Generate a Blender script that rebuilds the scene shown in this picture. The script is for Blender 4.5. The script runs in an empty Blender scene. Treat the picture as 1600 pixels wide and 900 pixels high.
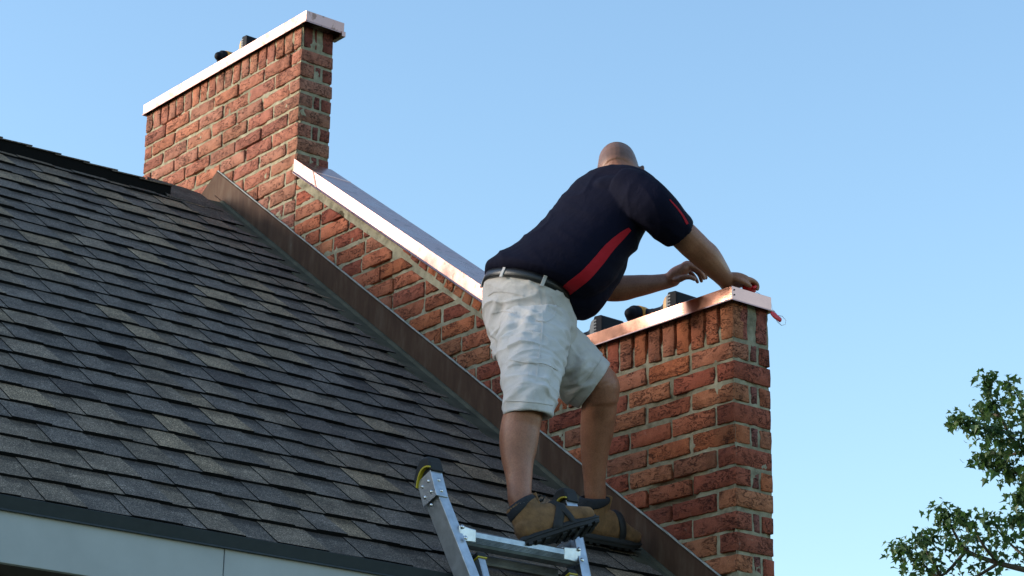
import bpy, bmesh, math, random
import numpy as np
from mathutils import Vector, Matrix, noise
from mathutils.bvhtree import BVHTree

random.seed(7)
sc = bpy.context.scene
COL = sc.collection

# ------------------------------------------------------------------ camera
F_PX = 3579.74
YAW, PITCH, ROLL = 0.6781, 0.3271, 0.0158
CAM = Vector((-5.262, -5.325, -2.360))
_fw = Vector((math.sin(YAW) * math.cos(PITCH), math.cos(YAW) * math.cos(PITCH), math.sin(PITCH)))
_r0 = Vector((math.cos(YAW), -math.sin(YAW), 0))
_u0 = _r0.cross(_fw)
RT = _r0 * math.cos(ROLL) + _u0 * math.sin(ROLL)
UP = _u0 * math.cos(ROLL) - _r0 * math.sin(ROLL)
FW = _fw
cam = bpy.data.cameras.new('camera')
cam.sensor_width = 36.0
cam.lens = 36.0 * F_PX / 1600.0
cam.clip_start = 0.05
cam.clip_end = 4000
co = bpy.data.objects.new('camera', cam)
COL.objects.link(co)
co.matrix_world = Matrix(((RT.x, UP.x, -FW.x, CAM.x), (RT.y, UP.y, -FW.y, CAM.y), (RT.z, UP.z, -FW.z, CAM.z), (0, 0, 0, 1)))
sc.camera = co

# ------------------------------------------------------------------ light
SUN_AZ = math.atan2(-0.80, 0.60)      # clockwise from +Y
SUN_EL = math.radians(15)
w = bpy.data.worlds.new('World')
sc.world = w
w.use_nodes = True
nt = w.node_tree
bg = nt.nodes['Background']
sky = nt.nodes.new('ShaderNodeTexSky')
sky.sky_type = 'NISHITA'
sky.sun_disc = False
sky.sun_elevation = SUN_EL
sky.sun_rotation = SUN_AZ
sky.altitude = 0
sky.air_density = 1.3
sky.dust_density = 0.7
sky.ozone_density = 3.0
nt.links.new(sky.outputs[0], bg.inputs['Color'])
bg.inputs['Strength'].default_value = 0.15
sl = bpy.data.lights.new('sun', 'SUN')
sl.energy = 2.0
sl.angle = math.radians(12)
sl.color = (1.0, 0.90, 0.78)
so = bpy.data.objects.new('sun', sl)
COL.objects.link(so)
sd = Vector((math.sin(SUN_AZ) * math.cos(SUN_EL), math.cos(SUN_AZ) * math.cos(SUN_EL), math.sin(SUN_EL)))
so.rotation_euler = sd.to_track_quat('Z', 'Y').to_euler()
so.location = sd * 30
sc.view_settings.view_transform = 'Standard'
sc.view_settings.look = 'None'
sc.view_settings.exposure = 1.18
sc.view_settings.gamma = 1.0

# ------------------------------------------------------------------ helpers
def P(u, v, d):
    """world point seen at (u, v) of the 1600x900 photo at depth d metres"""
    return CAM + (RT * ((u - 800) / F_PX) + UP * ((450 - v) / F_PX) + FW) * d

def proj(p):
    d = Vector(p) - CAM
    z = d.dot(FW)
    return 800 + F_PX * d.dot(RT) / z, 450 - F_PX * d.dot(UP) / z, z

def V(*a):
    return Vector(a)

def link(name, me, mat=None, parent=None, smooth=False):
    o = bpy.data.objects.new(name, me)
    COL.objects.link(o)
    if mat is not None and len(me.materials) == 0:
        for m in (mat if isinstance(mat, (list, tuple)) else [mat]):
            me.materials.append(m)
    if parent is not None:
        o.parent = parent
    if smooth:
        me.shade_smooth()
    return o

def empty(name, label, cat, group=None, kind=None, loc=(0, 0, 0)):
    o = bpy.data.objects.new(name, None)
    COL.objects.link(o)
    o.empty_display_size = 0.1
    o['label'] = label
    o['category'] = cat
    if group: o['group'] = group
    if kind: o['kind'] = kind
    return o

class MB:
    """collects verts and faces for one mesh"""
    def __init__(s):
        s.v, s.f, s.m = [], [], []
    def add(s, vs, fs, mi=0):
        b = len(s.v)
        s.v += [tuple(x) for x in vs]
        for f in fs:
            s.f.append(tuple(b + i for i in f))
            s.m.append(mi)
    def hexa(s, p, mi=0):
        """8 points: 4 bottom ccw, 4 top ccw"""
        s.add(p, [(3, 2, 1, 0), (4, 5, 6, 7), (0, 1, 5, 4), (1, 2, 6, 5), (2, 3, 7, 6), (3, 0, 4, 7)], mi)
    def box(s, a, b, mi=0, M=None):
        x0, y0, z0 = a; x1, y1, z1 = b
        p = [V(x0, y0, z0), V(x1, y0, z0), V(x1, y1, z0), V(x0, y1, z0), V(x0, y0, z1), V(x1, y0, z1), V(x1, y1, z1), V(x0, y1, z1)]
        if M is not None: p = [M @ q for q in p]
        s.hexa(p, mi)
    def tube(s, pts, r, n=10, mi=0, caps=True):
        pts = [Vector(p) for p in pts]
        rr = r if isinstance(r, (list, tuple)) else [r] * len(pts)
        rings = []
        prev = None
        for i, p in enumerate(pts):
            t = (pts[min(i + 1, len(pts) - 1)] - pts[max(i - 1, 0)]).normalized()
            if prev is None:
                a = t.cross(V(0, 0, 1))
                if a.length < .1: a = t.cross(V(0, 1, 0))
            else:
                a = prev - t * prev.dot(t)
            a.normalize(); prev = a
            b = t.cross(a)
            rings.append([p + (a * math.cos(2 * math.pi * k / n) + b * math.sin(2 * math.pi * k / n)) * rr[i] for k in range(n)])
        s.rings(rings, mi, caps)
    def rings(s, rings, mi=0, caps=True, close=False):
        n = len(rings[0])
        vs = [q for R in rings for q in R]
        fs = []
        m = len(rings)
        for i in range(m if close else m - 1):
            j = (i + 1) % m
            for k in range(n):
                k2 = (k + 1) % n
                fs.append((i * n + k, i * n + k2, j * n + k2, j * n + k))
        if caps and not close:
            fs.append(tuple(reversed(range(n))))
            fs.append(tuple((m - 1) * n + k for k in range(n)))
        s.add(vs, fs, mi)
    def mesh(s, name, mats=None):
        me = bpy.data.meshes.new(name)
        me.from_pydata(s.v, [], s.f)
        if mats:
            for m in mats: me.materials.append(m)
            me.polygons.foreach_set('material_index', s.m)
        me.update()
        return me
    def build(s, name, mats, parent=None, smooth=False, bevel=0):
        if not isinstance(mats, (list, tuple)): mats = [mats]
        me = s.mesh(name, mats)
        o = link(name, me, None, parent, smooth)
        if bevel:
            md = o.modifiers.new('bevel', 'BEVEL')
            md.width = bevel; md.segments = 2; md.limit_method = 'ANGLE'; md.angle_limit = math.radians(40)
            md.harden_normals = False
        return o

def setcol(me, rgb):
    a = me.color_attributes.new('tint', 'FLOAT_COLOR', 'POINT')
    n = len(me.vertices)
    a.data.foreach_set('color', list((*rgb, 1.0)) * n)

# ------------------------------------------------------------------ materials
def mat(name):
    m = bpy.data.materials.new(name)
    m.use_nodes = True
    n = m.node_tree.nodes
    return m, n, m.node_tree.links, n['Principled BSDF']

def N(n, t, **k):
    x = n.new(t)
    for a, b in k.items():
        if a in x.bl_rna.properties: setattr(x, a, b)
        else: x.inputs[a.replace('_', ' ')].default_value = b
    return x

def ramp(n, stops):
    r = n.new('ShaderNodeValToRGB')
    e = r.color_ramp.elements
    while len(e) < len(stops): e.new(0.5)
    for i, (p, c) in enumerate(stops):
        e[i].position = p
        e[i].color = (*c, 1) if len(c) == 3 else c
    return r

def g(x): return (x, x, x)

def mul(n, l, a, b, fac=1.0, mode='MULTIPLY'):
    x = n.new('ShaderNodeMix'); x.data_type = 'RGBA'; x.blend_type = mode
    if isinstance(fac, (int, float)): x.inputs[0].default_value = fac
    else: l.new(fac, x.inputs[0])
    for s, v in ((6, a), (7, b)):
        if isinstance(v, tuple): x.inputs[s].default_value = (*v, 1)
        else: l.new(v, x.inputs[s])
    return x.outputs[2]

def objco(n):
    t = n.new('ShaderNodeTexCoord')
    return t.outputs['Object']

def simple(name, col, rough=.6, metal=0, var=.15, scale=30, bump=0, bscale=200, spec=.5):
    m, n, l, p = mat(name)
    c = objco(n)
    nz = N(n, 'ShaderNodeTexNoise', Scale=scale, Detail=5.0, Roughness=.6)
    l.new(c, nz.inputs['Vector'])
    r = ramp(n, [(.3, g(1 - var)), (.7, g(1 + 0 * var))])
    l.new(nz.outputs['Fac'], r.inputs[0])
    l.new(mul(n, l, tuple(col), r.outputs[0]), p.inputs['Base Color'])
    p.inputs['Roughness'].default_value = rough
    p.inputs['Metallic'].default_value = metal
    p.inputs['Specular IOR Level'].default_value = spec
    if bump:
        b = N(n, 'ShaderNodeBump', Strength=1.0, Distance=bump)
        z2 = N(n, 'ShaderNodeTexNoise', Scale=bscale, Detail=4.0)
        l.new(c, z2.inputs['Vector'])
        l.new(z2.outputs['Fac'], b.inputs['Height'])
        l.new(b.outputs[0], p.inputs['Normal'])
    return m

def brick_mat():
    m, n, l, p = mat('handmade_brick')
    c = objco(n)
    at = N(n, 'ShaderNodeAttribute', attribute_name='tint')
    nz = N(n, 'ShaderNodeTexNoise', Scale=14.0, Detail=6.0, Roughness=.65)
    l.new(c, nz.inputs['Vector'])
    r = ramp(n, [(.3, (.62, .58, .55)), (.5, g(1)), (.72, (1.18, 1.25, 1.25))])
    l.new(nz.outputs['Fac'], r.inputs[0])
    col = mul(n, l, at.outputs['Color'], r.outputs[0])
    fine = N(n, 'ShaderNodeTexNoise', Scale=260.0, Detail=3.0)
    l.new(c, fine.inputs['Vector'])
    rf = ramp(n, [(.3, g(.72)), (.6, g(1.1))])
    l.new(fine.outputs['Fac'], rf.inputs[0])
    col = mul(n, l, col, rf.outputs[0])
    # creases of the sand-moulded faces
    mp = N(n, 'ShaderNodeMapping'); mp.inputs['Scale'].default_value = (1, .5, 1.4)
    l.new(c, mp.inputs['Vector'])
    wz = N(n, 'ShaderNodeTexNoise', Scale=22.0, Detail=4.0)
    l.new(mp.outputs[0], wz.inputs['Vector'])
    ad = N(n, 'ShaderNodeMixRGB', blend_type='ADD'); ad.inputs[0].default_value = .12
    l.new(mp.outputs[0], ad.inputs[1]); l.new(wz.outputs['Color'], ad.inputs[2])
    vo = N(n, 'ShaderNodeTexNoise', Scale=34.0, Detail=2.5, Roughness=.55, Distortion=.7)
    l.new(ad.outputs[0], vo.inputs['Vector'])
    sb = N(n, 'ShaderNodeMath', operation='SUBTRACT'); l.new(vo.outputs['Fac'], sb.inputs[0]); sb.inputs[1].default_value = .5
    ab = N(n, 'ShaderNodeMath', operation='ABSOLUTE'); l.new(sb.outputs[0], ab.inputs[0])
    rc = ramp(n, [(.006, g(0)), (.030, g(1))])
    l.new(ab.outputs[0], rc.inputs[0])
    gate = N(n, 'ShaderNodeTexNoise', Scale=9.0, Detail=2.0)
    l.new(c, gate.inputs['Vector'])
    rg = ramp(n, [(.40, g(0)), (.52, g(1))])
    l.new(gate.outputs['Fac'], rg.inputs[0])
    cr = mul(n, l, (1., 1., 1.), rc.outputs[0], rg.outputs[0])
    col = mul(n, l, col, mul(n, l, (.38, .33, .31), (1., 1., 1.), cr, 'MIX'))
    # pale mortar haze
    hz = N(n, 'ShaderNodeTexNoise', Scale=30.0, Detail=8.0, Roughness=.7)
    l.new(c, hz.inputs['Vector'])
    rh = ramp(n, [(.60, g(0)), (.78, g(.3))])
    l.new(hz.outputs['Fac'], rh.inputs[0])
    col = mul(n, l, col, (.34, .30, .25), rh.outputs[0], 'MIX')
    l.new(col, p.inputs['Base Color'])
    p.inputs['Roughness'].default_value = .92
    p.inputs['Specular IOR Level'].default_value = .25
    b = N(n, 'ShaderNodeBump', Strength=1.0, Distance=.0055)
    b2 = N(n, 'ShaderNodeBump', Strength=1.0, Distance=.007)
    b3 = N(n, 'ShaderNodeBump', Strength=.7, Distance=.002)
    l.new(wz.outputs['Fac'], b.inputs['Height'])
    l.new(cr, b2.inputs['Height']); l.new(b.outputs[0], b2.inputs['Normal'])
    l.new(fine.outputs['Fac'], b3.inputs['Height']); l.new(b2.outputs[0], b3.inputs['Normal'])
    l.new(b3.outputs[0], p.inputs['Normal'])
    return m

def mortar_mat():
    m, n, l, p = mat('mortar')
    c = objco(n)
    nz = N(n, 'ShaderNodeTexNoise', Scale=18.0, Detail=8.0, Roughness=.7)
    l.new(c, nz.inputs['Vector'])
    r = ramp(n, [(.3, (.16, .14, .095)), (.5, (.33, .29, .20)), (.72, (.45, .405, .29))])
    l.new(nz.outputs['Fac'], r.inputs[0])
    big = N(n, 'ShaderNodeTexNoise', Scale=2.2, Detail=3.0)
    l.new(c, big.inputs['Vector'])
    rb = ramp(n, [(.38, g(.72)), (.6, g(1.05))])
    l.new(big.outputs['Fac'], rb.inputs[0])
    l.new(mul(n, l, r.outputs[0], rb.outputs[0]), p.inputs['Base Color'])
    p.inputs['Roughness'].default_value = .95
    p.inputs['Specular IOR Level'].default_value = .2
    f = N(n, 'ShaderNodeTexNoise', Scale=160.0, Detail=6.0, Roughness=.7)
    l.new(c, f.inputs['Vector'])
    b = N(n, 'ShaderNodeBump', Strength=.8, Distance=.004)
    l.new(f.outputs['Fac'], b.inputs['Height'])
    l.new(b.outputs[0], p.inputs['Normal'])
    return m

def shingle_mat():
    m, n, l, p = mat('asphalt_shingle')
    c = objco(n)
    at = N(n, 'ShaderNodeAttribute', attribute_name='tint')
    gr = N(n, 'ShaderNodeTexVoronoi', Scale=420.0)
    l.new(c, gr.inputs['Vector'])
    hsv = N(n, 'ShaderNodeSeparateColor')
    l.new(gr.outputs['Color'], hsv.inputs[0])
    r = ramp(n, [(0, g(.35)), (.6, g(.95)), (.88, g(1.5)), (1, g(3.2))])
    l.new(hsv.outputs[0], r.inputs[0])
    nz = N(n, 'ShaderNodeTexNoise', Scale=9.0, Detail=6.0, Roughness=.6)
    l.new(c, nz.inputs['Vector'])
    r2 = ramp(n, [(.3, g(.62)), (.7, g(1.35))])
    l.new(nz.outputs['Fac'], r2.inputs[0])
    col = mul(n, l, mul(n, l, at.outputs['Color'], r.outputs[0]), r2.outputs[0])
    l.new(col, p.inputs['Base Color'])
    p.inputs['Roughness'].default_value = .88
    p.inputs['Specular IOR Level'].default_value = .3
    b = N(n, 'ShaderNodeBump', Strength=.6, Distance=.0012)
    l.new(hsv.outputs[0], b.inputs['Height'])
    l.new(b.outputs[0], p.inputs['Normal'])
    return m

def copper_mat(name, base=(.93, .60, .49), rough=.22, spots=.5, tarnish=(.55, .27, .18), lo=.60):
    m, n, l, p = mat(name)
    c = objco(n)
    nz = N(n, 'ShaderNodeTexNoise', Scale=5.0, Detail=7.0, Roughness=.65)
    l.new(c, nz.inputs['Vector'])
    r = ramp(n, [(.35, g(.86)), (.6, g(1.0))])
    l.new(nz.outputs['Fac'], r.inputs[0])
    col = mul(n, l, base, r.outputs[0])
    s2 = N(n, 'ShaderNodeTexNoise', Scale=26.0, Detail=5.0, Roughness=.5, Distortion=.6)
    l.new(c, s2.inputs['Vector'])
    rs = ramp(n, [(lo, g(0)), (lo + .05, g(spots))])
    l.new(s2.outputs['Fac'], rs.inputs[0])
    col = mul(n, l, col, tarnish, rs.outputs[0], 'MIX')
    l.new(col, p.inputs['Base Color'])
    p.inputs['Metallic'].default_value = 1.0
    rr = ramp(n, [(.3, g(rough * .8)), (.7, g(rough * 1.5))])
    l.new(nz.outputs['Fac'], rr.inputs[0])
    l.new(rr.outputs[0], p.inputs['Roughness'])
    b = N(n, 'ShaderNodeBump', Strength=.35, Distance=.004)
    bz = N(n, 'ShaderNodeTexNoise', Scale=7.0, Detail=2.0)
    l.new(c, bz.inputs['Vector'])
    l.new(bz.outputs['Fac'], b.inputs['Height'])
    l.new(b.outputs[0], p.inputs['Normal'])
    return m

def flashing_mat():
    m, n, l, p = mat('weathered_copper')
    c = objco(n)
    mp = N(n, 'ShaderNodeMapping'); mp.inputs['Scale'].default_value = (1, 3, .7)
    l.new(c, mp.inputs['Vector'])
    nz = N(n, 'ShaderNodeTexNoise', Scale=6.0, Detail=7.0, Roughness=.65)
    l.new(mp.outputs[0], nz.inputs['Vector'])
    r = ramp(n, [(.3, (.058, .030, .019)), (.52, (.085, .045, .028)), (.68, (.11, .07, .048)), (.8, (.17, .15, .11))])
    l.new(nz.outputs['Fac'], r.inputs[0])
    l.new(r.outputs[0], p.inputs['Base Color'])
    p.inputs['Metallic'].default_value = .0
    p.inputs['Specular IOR Level'].default_value = .15
    p.inputs['Roughness'].default_value = .75
    return m

def skin_mat():
    m, n, l, p = mat('tanned_skin')
    c = objco(n)
    nz = N(n, 'ShaderNodeTexNoise', Scale=12.0, Detail=6.0, Roughness=.6)
    l.new(c, nz.inputs['Vector'])
    r = ramp(n, [(.3, (.25, .098, .052)), (.55, (.34, .138, .076)), (.75, (.42, .185, .105))])
    l.new(nz.outputs['Fac'], r.inputs[0])
    f = N(n, 'ShaderNodeTexNoise', Scale=220.0, Detail=3.0)
    l.new(c, f.inputs['Vector'])
    rf = ramp(n, [(.35, g(.82)), (.6, g(1.05))])
    l.new(f.outputs['Fac'], rf.inputs[0])
    at = N(n, 'ShaderNodeAttribute', attribute_name='tint')
    l.new(mul(n, l, mul(n, l, r.outputs[0], rf.outputs[0]), at.outputs['Color']), p.inputs['Base Color'])
    p.inputs['Roughness'].default_value = .5
    p.inputs['Subsurface Weight'].default_value = .12
    p.inputs['Subsurface Radius'].default_value = (.01, .004, .002)
    p.inputs['Subsurface Scale'].default_value = .5
    b = N(n, 'ShaderNodeBump', Strength=.4, Distance=.0015)
    l.new(f.outputs['Fac'], b.inputs['Height'])
    l.new(b.outputs[0], p.inputs['Normal'])
    return m

def cloth_mat(name, col, weave=900, rough=.85, dirt=None, bump=.0008, sheen=.08, spec=.25):
    m, n, l, p = mat(name)
    c = objco(n)
    nz = N(n, 'ShaderNodeTexNoise', Scale=9.0, Detail=7.0, Roughness=.65)
    l.new(c, nz.inputs['Vector'])
    r = ramp(n, [(.3, g(.86)), (.6, g(1.0))])
    l.new(nz.outputs['Fac'], r.inputs[0])
    cc = mul(n, l, tuple(col), r.outputs[0])
    if dirt:
        d = N(n, 'ShaderNodeTexNoise', Scale=5.0, Detail=9.0, Roughness=.72)
        l.new(c, d.inputs['Vector'])
        rd = ramp(n, [(.56, g(0)), (.76, g(.75))])
        l.new(d.outputs['Fac'], rd.inputs[0])
        cc = mul(n, l, cc, dirt, rd.outputs[0], 'MIX')
    l.new(cc, p.inputs['Base Color'])
    p.inputs['Roughness'].default_value = rough
    p.inputs['Specular IOR Level'].default_value = spec
    p.inputs['Sheen Weight'].default_value = sheen
    f = N(n, 'ShaderNodeTexNoise', Scale=float(weave), Detail=2.0)
    l.new(c, f.inputs['Vector'])
    w2 = N(n, 'ShaderNodeTexNoise', Scale=24.0, Detail=5.0, Roughness=.55, Distortion=1.2)
    l.new(c, w2.inputs['Vector'])
    b = N(n, 'ShaderNodeBump', Strength=.5, Distance=bump)
    b2 = N(n, 'ShaderNodeBump', Strength=.5, Distance=.006)
    l.new(w2.outputs['Fac'], b2.inputs['Height'])
    l.new(f.outputs['Fac'], b.inputs['Height']); l.new(b2.outputs[0], b.inputs['Normal'])
    l.new(b.outputs[0], p.inputs['Normal'])
    return m

M = {}
M['brick'] = brick_mat()
M['mortar'] = mortar_mat()
M['shingle'] = shingle_mat()
M['butt'] = simple('shingle_edge', (.010, .010, .010), .95, bump=.002, spec=.05)
M['copper'] = copper_mat('new_copper', base=(.74, .38, .28), rough=.13, spots=.25)
M['copper_dirty'] = copper_mat('fingermarked_copper', base=(.57, .34, .29), rough=.36, spots=1.0, tarnish=(.30, .17, .13), lo=.555)
M['copper_mid'] = copper_mat('handled_copper', base=(.68, .39, .33), rough=.24, spots=.8, tarnish=(.42, .22, .17), lo=.58)
M['flash'] = flashing_mat()
M['pan'] = simple('patina_copper', (.105, .098, .070), .8, .0, .45, 14, spec=.15)
M['bead'] = simple('sealant_bead', (.42, .42, .38), .9, var=.4, scale=40, bump=.004, bscale=90)
M['fascia'] = simple('painted_fascia', (.40, .42, .42), .5, var=.22, scale=3.5, bump=.001, bscale=6)
M['drip'] = simple('dark_drip_edge', (.060, .072, .085), .5, .1)
M['soffit'] = simple('brown_soffit', (.045, .032, .026), .8)
M['siding'] = simple('painted_siding', (.45, .40, .34), .7)
M['ground'] = simple('lawn', (.055, .085, .03), .95, var=.5, scale=2, bump=.03, bscale=30)
M['skin'] = skin_mat()
M['shirt'] = cloth_mat('navy_polo_cloth', (.004, .004, .014), 900, sheen=0.0, spec=.12)
M['red'] = cloth_mat('red_cloth', (.42, .010, .020), 900, sheen=0.0)
M['shorts'] = cloth_mat('stone_canvas', (.58, .545, .525), 1200, dirt=(.30, .25, .19))
M['leather'] = simple('black_leather', (.012, .012, .014), .35, bump=.0006, bscale=500)
M['nubuck'] = simple('tan_nubuck', (.26, .135, .055), .9, var=.62, scale=24, bump=.002, bscale=120)
M['rubber'] = simple('black_rubber', (.014, .014, .015), .7, var=.3)
M['padding'] = simple('dark_padding', (.018, .02, .026), .9, bump=.002)
M['sock'] = simple('white_sock', (.6, .6, .6), .9)
M['alu'] = simple('scuffed_aluminium', (.62, .64, .66), .38, .9, .35, 22, bump=.0006, bscale=60)
M['alu_rung'] = simple('worn_aluminium', (.42, .46, .50), .36, .85, .45, 20, bump=.0006, bscale=60)
M['alu_dark'] = simple('grimy_aluminium', (.38, .39, .40), .5, .8, .5, 16, bump=.0006, bscale=60)
M['yellow'] = simple('yellow_plastic', (.55, .42, .02), .5)
M['orange'] = simple('amber_plastic', (.62, .28, .02), .45)
M['plastic'] = simple('black_plastic', (.007, .008, .013), .65, bump=.0006, bscale=300, spec=.15)
M['greyplastic'] = simple('grey_plastic', (.11, .12, .13), .5)
M['redplastic'] = simple('red_plastic', (.75, .02, .03), .4)
M['steel'] = simple('steel_wire', (.7, .7, .7), .3, 1)
M['bark'] = simple('maple_bark', (.10, .08, .06), .9, var=.4)
def leaf_mat():
    m, n, l, p = mat('maple_leaf')
    c = objco(n)
    nz = N(n, 'ShaderNodeTexNoise', Scale=.9, Detail=4.0)
    l.new(c, nz.inputs['Vector'])
    at = N(n, 'ShaderNodeObjectInfo')
    r = ramp(n, [(.35, (.03, .065, .028)), (.5, (.05, .095, .034)), (.65, (.085, .14, .045))])
    l.new(nz.outputs['Fac'], r.inputs[0])
    l.new(r.outputs[0], p.inputs['Base Color'])
    p.inputs['Roughness'].default_value = .55
    tr = n.new('ShaderNodeBsdfTranslucent'); tr.inputs[0].default_value = (.09, .19, .04, 1)
    mx = n.new('ShaderNodeMixShader'); mx.inputs[0].default_value = .28
    l.new(p.outputs[0], mx.inputs[1]); l.new(tr.outputs[0], mx.inputs[2])
    l.new(mx.outputs[0], n['Material Output'].inputs['Surface'])
    return m
M['leaf'] = leaf_mat()

# ------------------------------------------------------------------ dimensions
CH = 0.074                 # one brick course
TW = 0.175                 # wall thickness
YC, YE = 2.772, 4.170      # chimney: near and far end
ZL = 2.056                 # joint under the soldiers of the chimney
RT_T, RT_Z = 0.7285, -1.0075   # roof plane: z = RT_Z + RT_T*y
YR = 3.42                  # ridge
GROUND = -4.0
CS = 0.689                 # slope of the coping
def coping_z(y): return 1.405 + CS * (y - 2.739)
def roof_z(y): return RT_Z + RT_T * y
def flash_z(y): return roof_z(y) + .139 if y < YR + .02 else roof_z(2 * YR + .04 - y) + .139

# ------------------------------------------------------------------ ground
me = bpy.data.meshes.new('ground')
s = 1500
me.from_pydata([(-s, -s, GROUND), (s, -s, GROUND), (s, s, GROUND), (-s, s, GROUND)], [], [(0, 1, 2, 3)])
o = link('ground', me, M['ground']); o['kind'] = 'structure'

# ------------------------------------------------------------------ brick work
def wob(p, s, a):
    return noise.noise_vector(Vector(p) * s) * a

BRICK_TINTS = [(.34, .105, .062), (.36, .12, .07), (.30, .085, .055), (.38, .15, .085), (.33, .13, .085), (.27, .075, .05), (.40, .13, .065), (.31, .125, .08), (.28, .088, .06)]
def brick_mesh(x0, x1, y0, y1, z0, z1, tint, cuts=(), rough=.0017):
    b = .0020
    def co_(a, c, k):
        L = c - a
        bb = min(b, L * .2)
        out = [a, a + bb]
        for i in range(1, k): out.append(a + bb + (L - 2 * bb) * i / k)
        return out + [c - bb, c]
    X = co_(x0, x1, 1); Y = co_(y0, y1, max(1, int((y1 - y0) / .026))); Z = co_(z0, z1, max(1, int((z1 - z0) / .026)))
    bm = bmesh.new()
    d = {}
    nx, ny, nz_ = len(X), len(Y), len(Z)
    seed = Vector((random.random() * 50, random.random() * 50, random.random() * 50))
    cx = Vector(((x0 + x1) / 2, (y0 + y1) / 2, (z0 + z1) / 2))
    def vert(i, j, k):
        key = (i, j, k)
        if key not in d:
            ed = [i in (0, nx - 1), j in (0, ny - 1), k in (0, nz_ - 1)]
            p = Vector((X[i], Y[j], Z[k]))
            if sum(ed) >= 2:
                pull = b * (.45 if sum(ed) == 2 else .6)
                for ax, (e, lo) in enumerate(zip(ed, (i == 0, j == 0, k == 0))):
                    if e: p[ax] += pull if lo else -pull
            q = p + seed
            p += noise.noise_vector(q * 14) * rough * 1.1 + noise.noise_vector(q * 48) * rough * 1.5
            d[key] = bm.verts.new(p)
        return d[key]
    for i in range(nx - 1):
        for j in range(ny - 1):
            for k in (0, nz_ - 1):
                f = [vert(i, j, k), vert(i + 1, j, k), vert(i + 1, j + 1, k), vert(i, j + 1, k)]
                bm.faces.new(f if k else f[::-1])
    for i in range(nx - 1):
        for k in range(nz_ - 1):
            for j in (0, ny - 1):
                f = [vert(i, j, k), vert(i + 1, j, k), vert(i + 1, j, k + 1), vert(i, j, k + 1)]
                bm.faces.new(f if j == 0 else f[::-1])
    for j in range(ny - 1):
        for k in range(nz_ - 1):
            for i in (0, nx - 1):
                f = [vert(i, j, k), vert(i, j + 1, k), vert(i, j + 1, k + 1), vert(i, j, k + 1)]
                bm.faces.new(f if i else f[::-1])
    for pc, pn in cuts:     # keep the side the normal points away from
        r = bmesh.ops.bisect_plane(bm, geom=bm.verts[:] + bm.edges[:] + bm.faces[:], plane_co=pc, plane_no=pn, clear_outer=True)
        ed = [e for e in r['geom_cut'] if isinstance(e, bmesh.types.BMEdge)]
        if ed: bmesh.ops.holes_fill(bm, edges=ed)
    if len(bm.faces) < 6:
        bm.free(); return None
    me = bpy.data.meshes.new('brick')
    bm.to_mesh(me); bm.free()
    me.materials.append(M['brick'])
    setcol(me, tint)
    me.shade_smooth()
    return me

DUSTY = False
def tint():
    t = random.choice(BRICK_TINTS)
    k = random.uniform(.80, 1.10)
    if DUSTY: t = tuple(a_ * .6 + b_ * .4 for a_, b_ in zip(t, (.34, .155, .115))); return (t[0] * k, t[1] * k * 1.02, t[2] * k)
    return (t[0] * k * 1.05, t[1] * k * .98, t[2] * k * .86)

def add_brick(parent, *a, cuts=(), t=None, name='brick'):
    me = brick_mesh(*a, t or tint(), cuts)
    if me:
        o = link(name, me, None, parent)
        return o

J = .0072   # half a joint
def rj(): return random.uniform(-.003, .003)

def mortar_sheet(mb, org, eu, ev, nrm, nu, nv, du, dv, keep, depth=.0048, seed=0.0):
    """a displaced sheet of mortar; nrm points outwards"""
    org, eu, ev, nrm = map(Vector, (org, eu, ev, nrm))
    idx = {}
    vs, fs = [], []
    def vid(i, j):
        if (i, j) not in idx:
            p = org + eu * (i * du) + ev * (j * dv)
            h = -depth + noise.noise(p * 17 + V(seed, 0, 0)) * .006 + noise.noise(p * 60) * .003
            k = noise.noise(p * 5 + V(9, seed, 3))
            if k < -.22: h -= (-.22 - k) * .07        # joints that have washed out
            idx[(i, j)] = len(vs)
            vs.append(p + nrm * h)
        return idx[(i, j)]
    flip = eu.cross(ev).dot(nrm) < 0
    for i in range(nu):
        for j in range(nv):
            p = org + eu * ((i + .5) * du) + ev * ((j + .5) * dv)
            if keep(p):
                f = (vid(i, j), vid(i + 1, j), vid(i + 1, j + 1), vid(i, j + 1))
                fs.append(f[::-1] if flip else f)
    mb.add(vs, fs)

DUSTY = True      # the upper chimney is weathered to a paler, dustier red
# chimney --------------------------------------------------------------
chimney = empty('chimney', 'tall red brick chimney rising from the ridge behind the sloping wall', 'chimney')
CAPZ = 2.158
mb = MB()
D1 = .008
g_ = .0075
mortar_sheet(mb, (0, YC, 1.0), (0, 1, 0), (0, 0, 1), (-1, 0, 0), int((YE - YC) / g_), int((2.17 - 1.0) / g_), g_, g_,
             lambda p: p.z > roof_z(min(p.y, 2 * YR - p.y)) - .05, seed=3)
mortar_sheet(mb, (0, YC, 1.3), (1, 0, 0), (0, 0, 1), (0, -1, 0), int(TW / g_), int((2.17 - 1.3) / g_), g_, g_, lambda p: True, seed=5)
mb.box((D1 + .006, YC + .012, .5), (TW - .004, YE - .004, 2.168))
mb.build('mortar', M['mortar'], chimney, True)
# soldiers
n_s = 19
for i in range(n_s):
    y0 = YC + .011 + i * CH * .999
    if y0 > YE - .03: break
    y1 = min(y0 + CH - 2 * J, YE)
    add_brick(chimney, 0, .05, y0 + rj() * .6, y1 + rj() * .6, ZL + J + rj(), 2.166)
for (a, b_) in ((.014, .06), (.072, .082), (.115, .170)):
    add_brick(chimney, a, b_, YC + rj(), YC + .05, ZL + J, 2.166, t=(.20, .055, .04))
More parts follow.
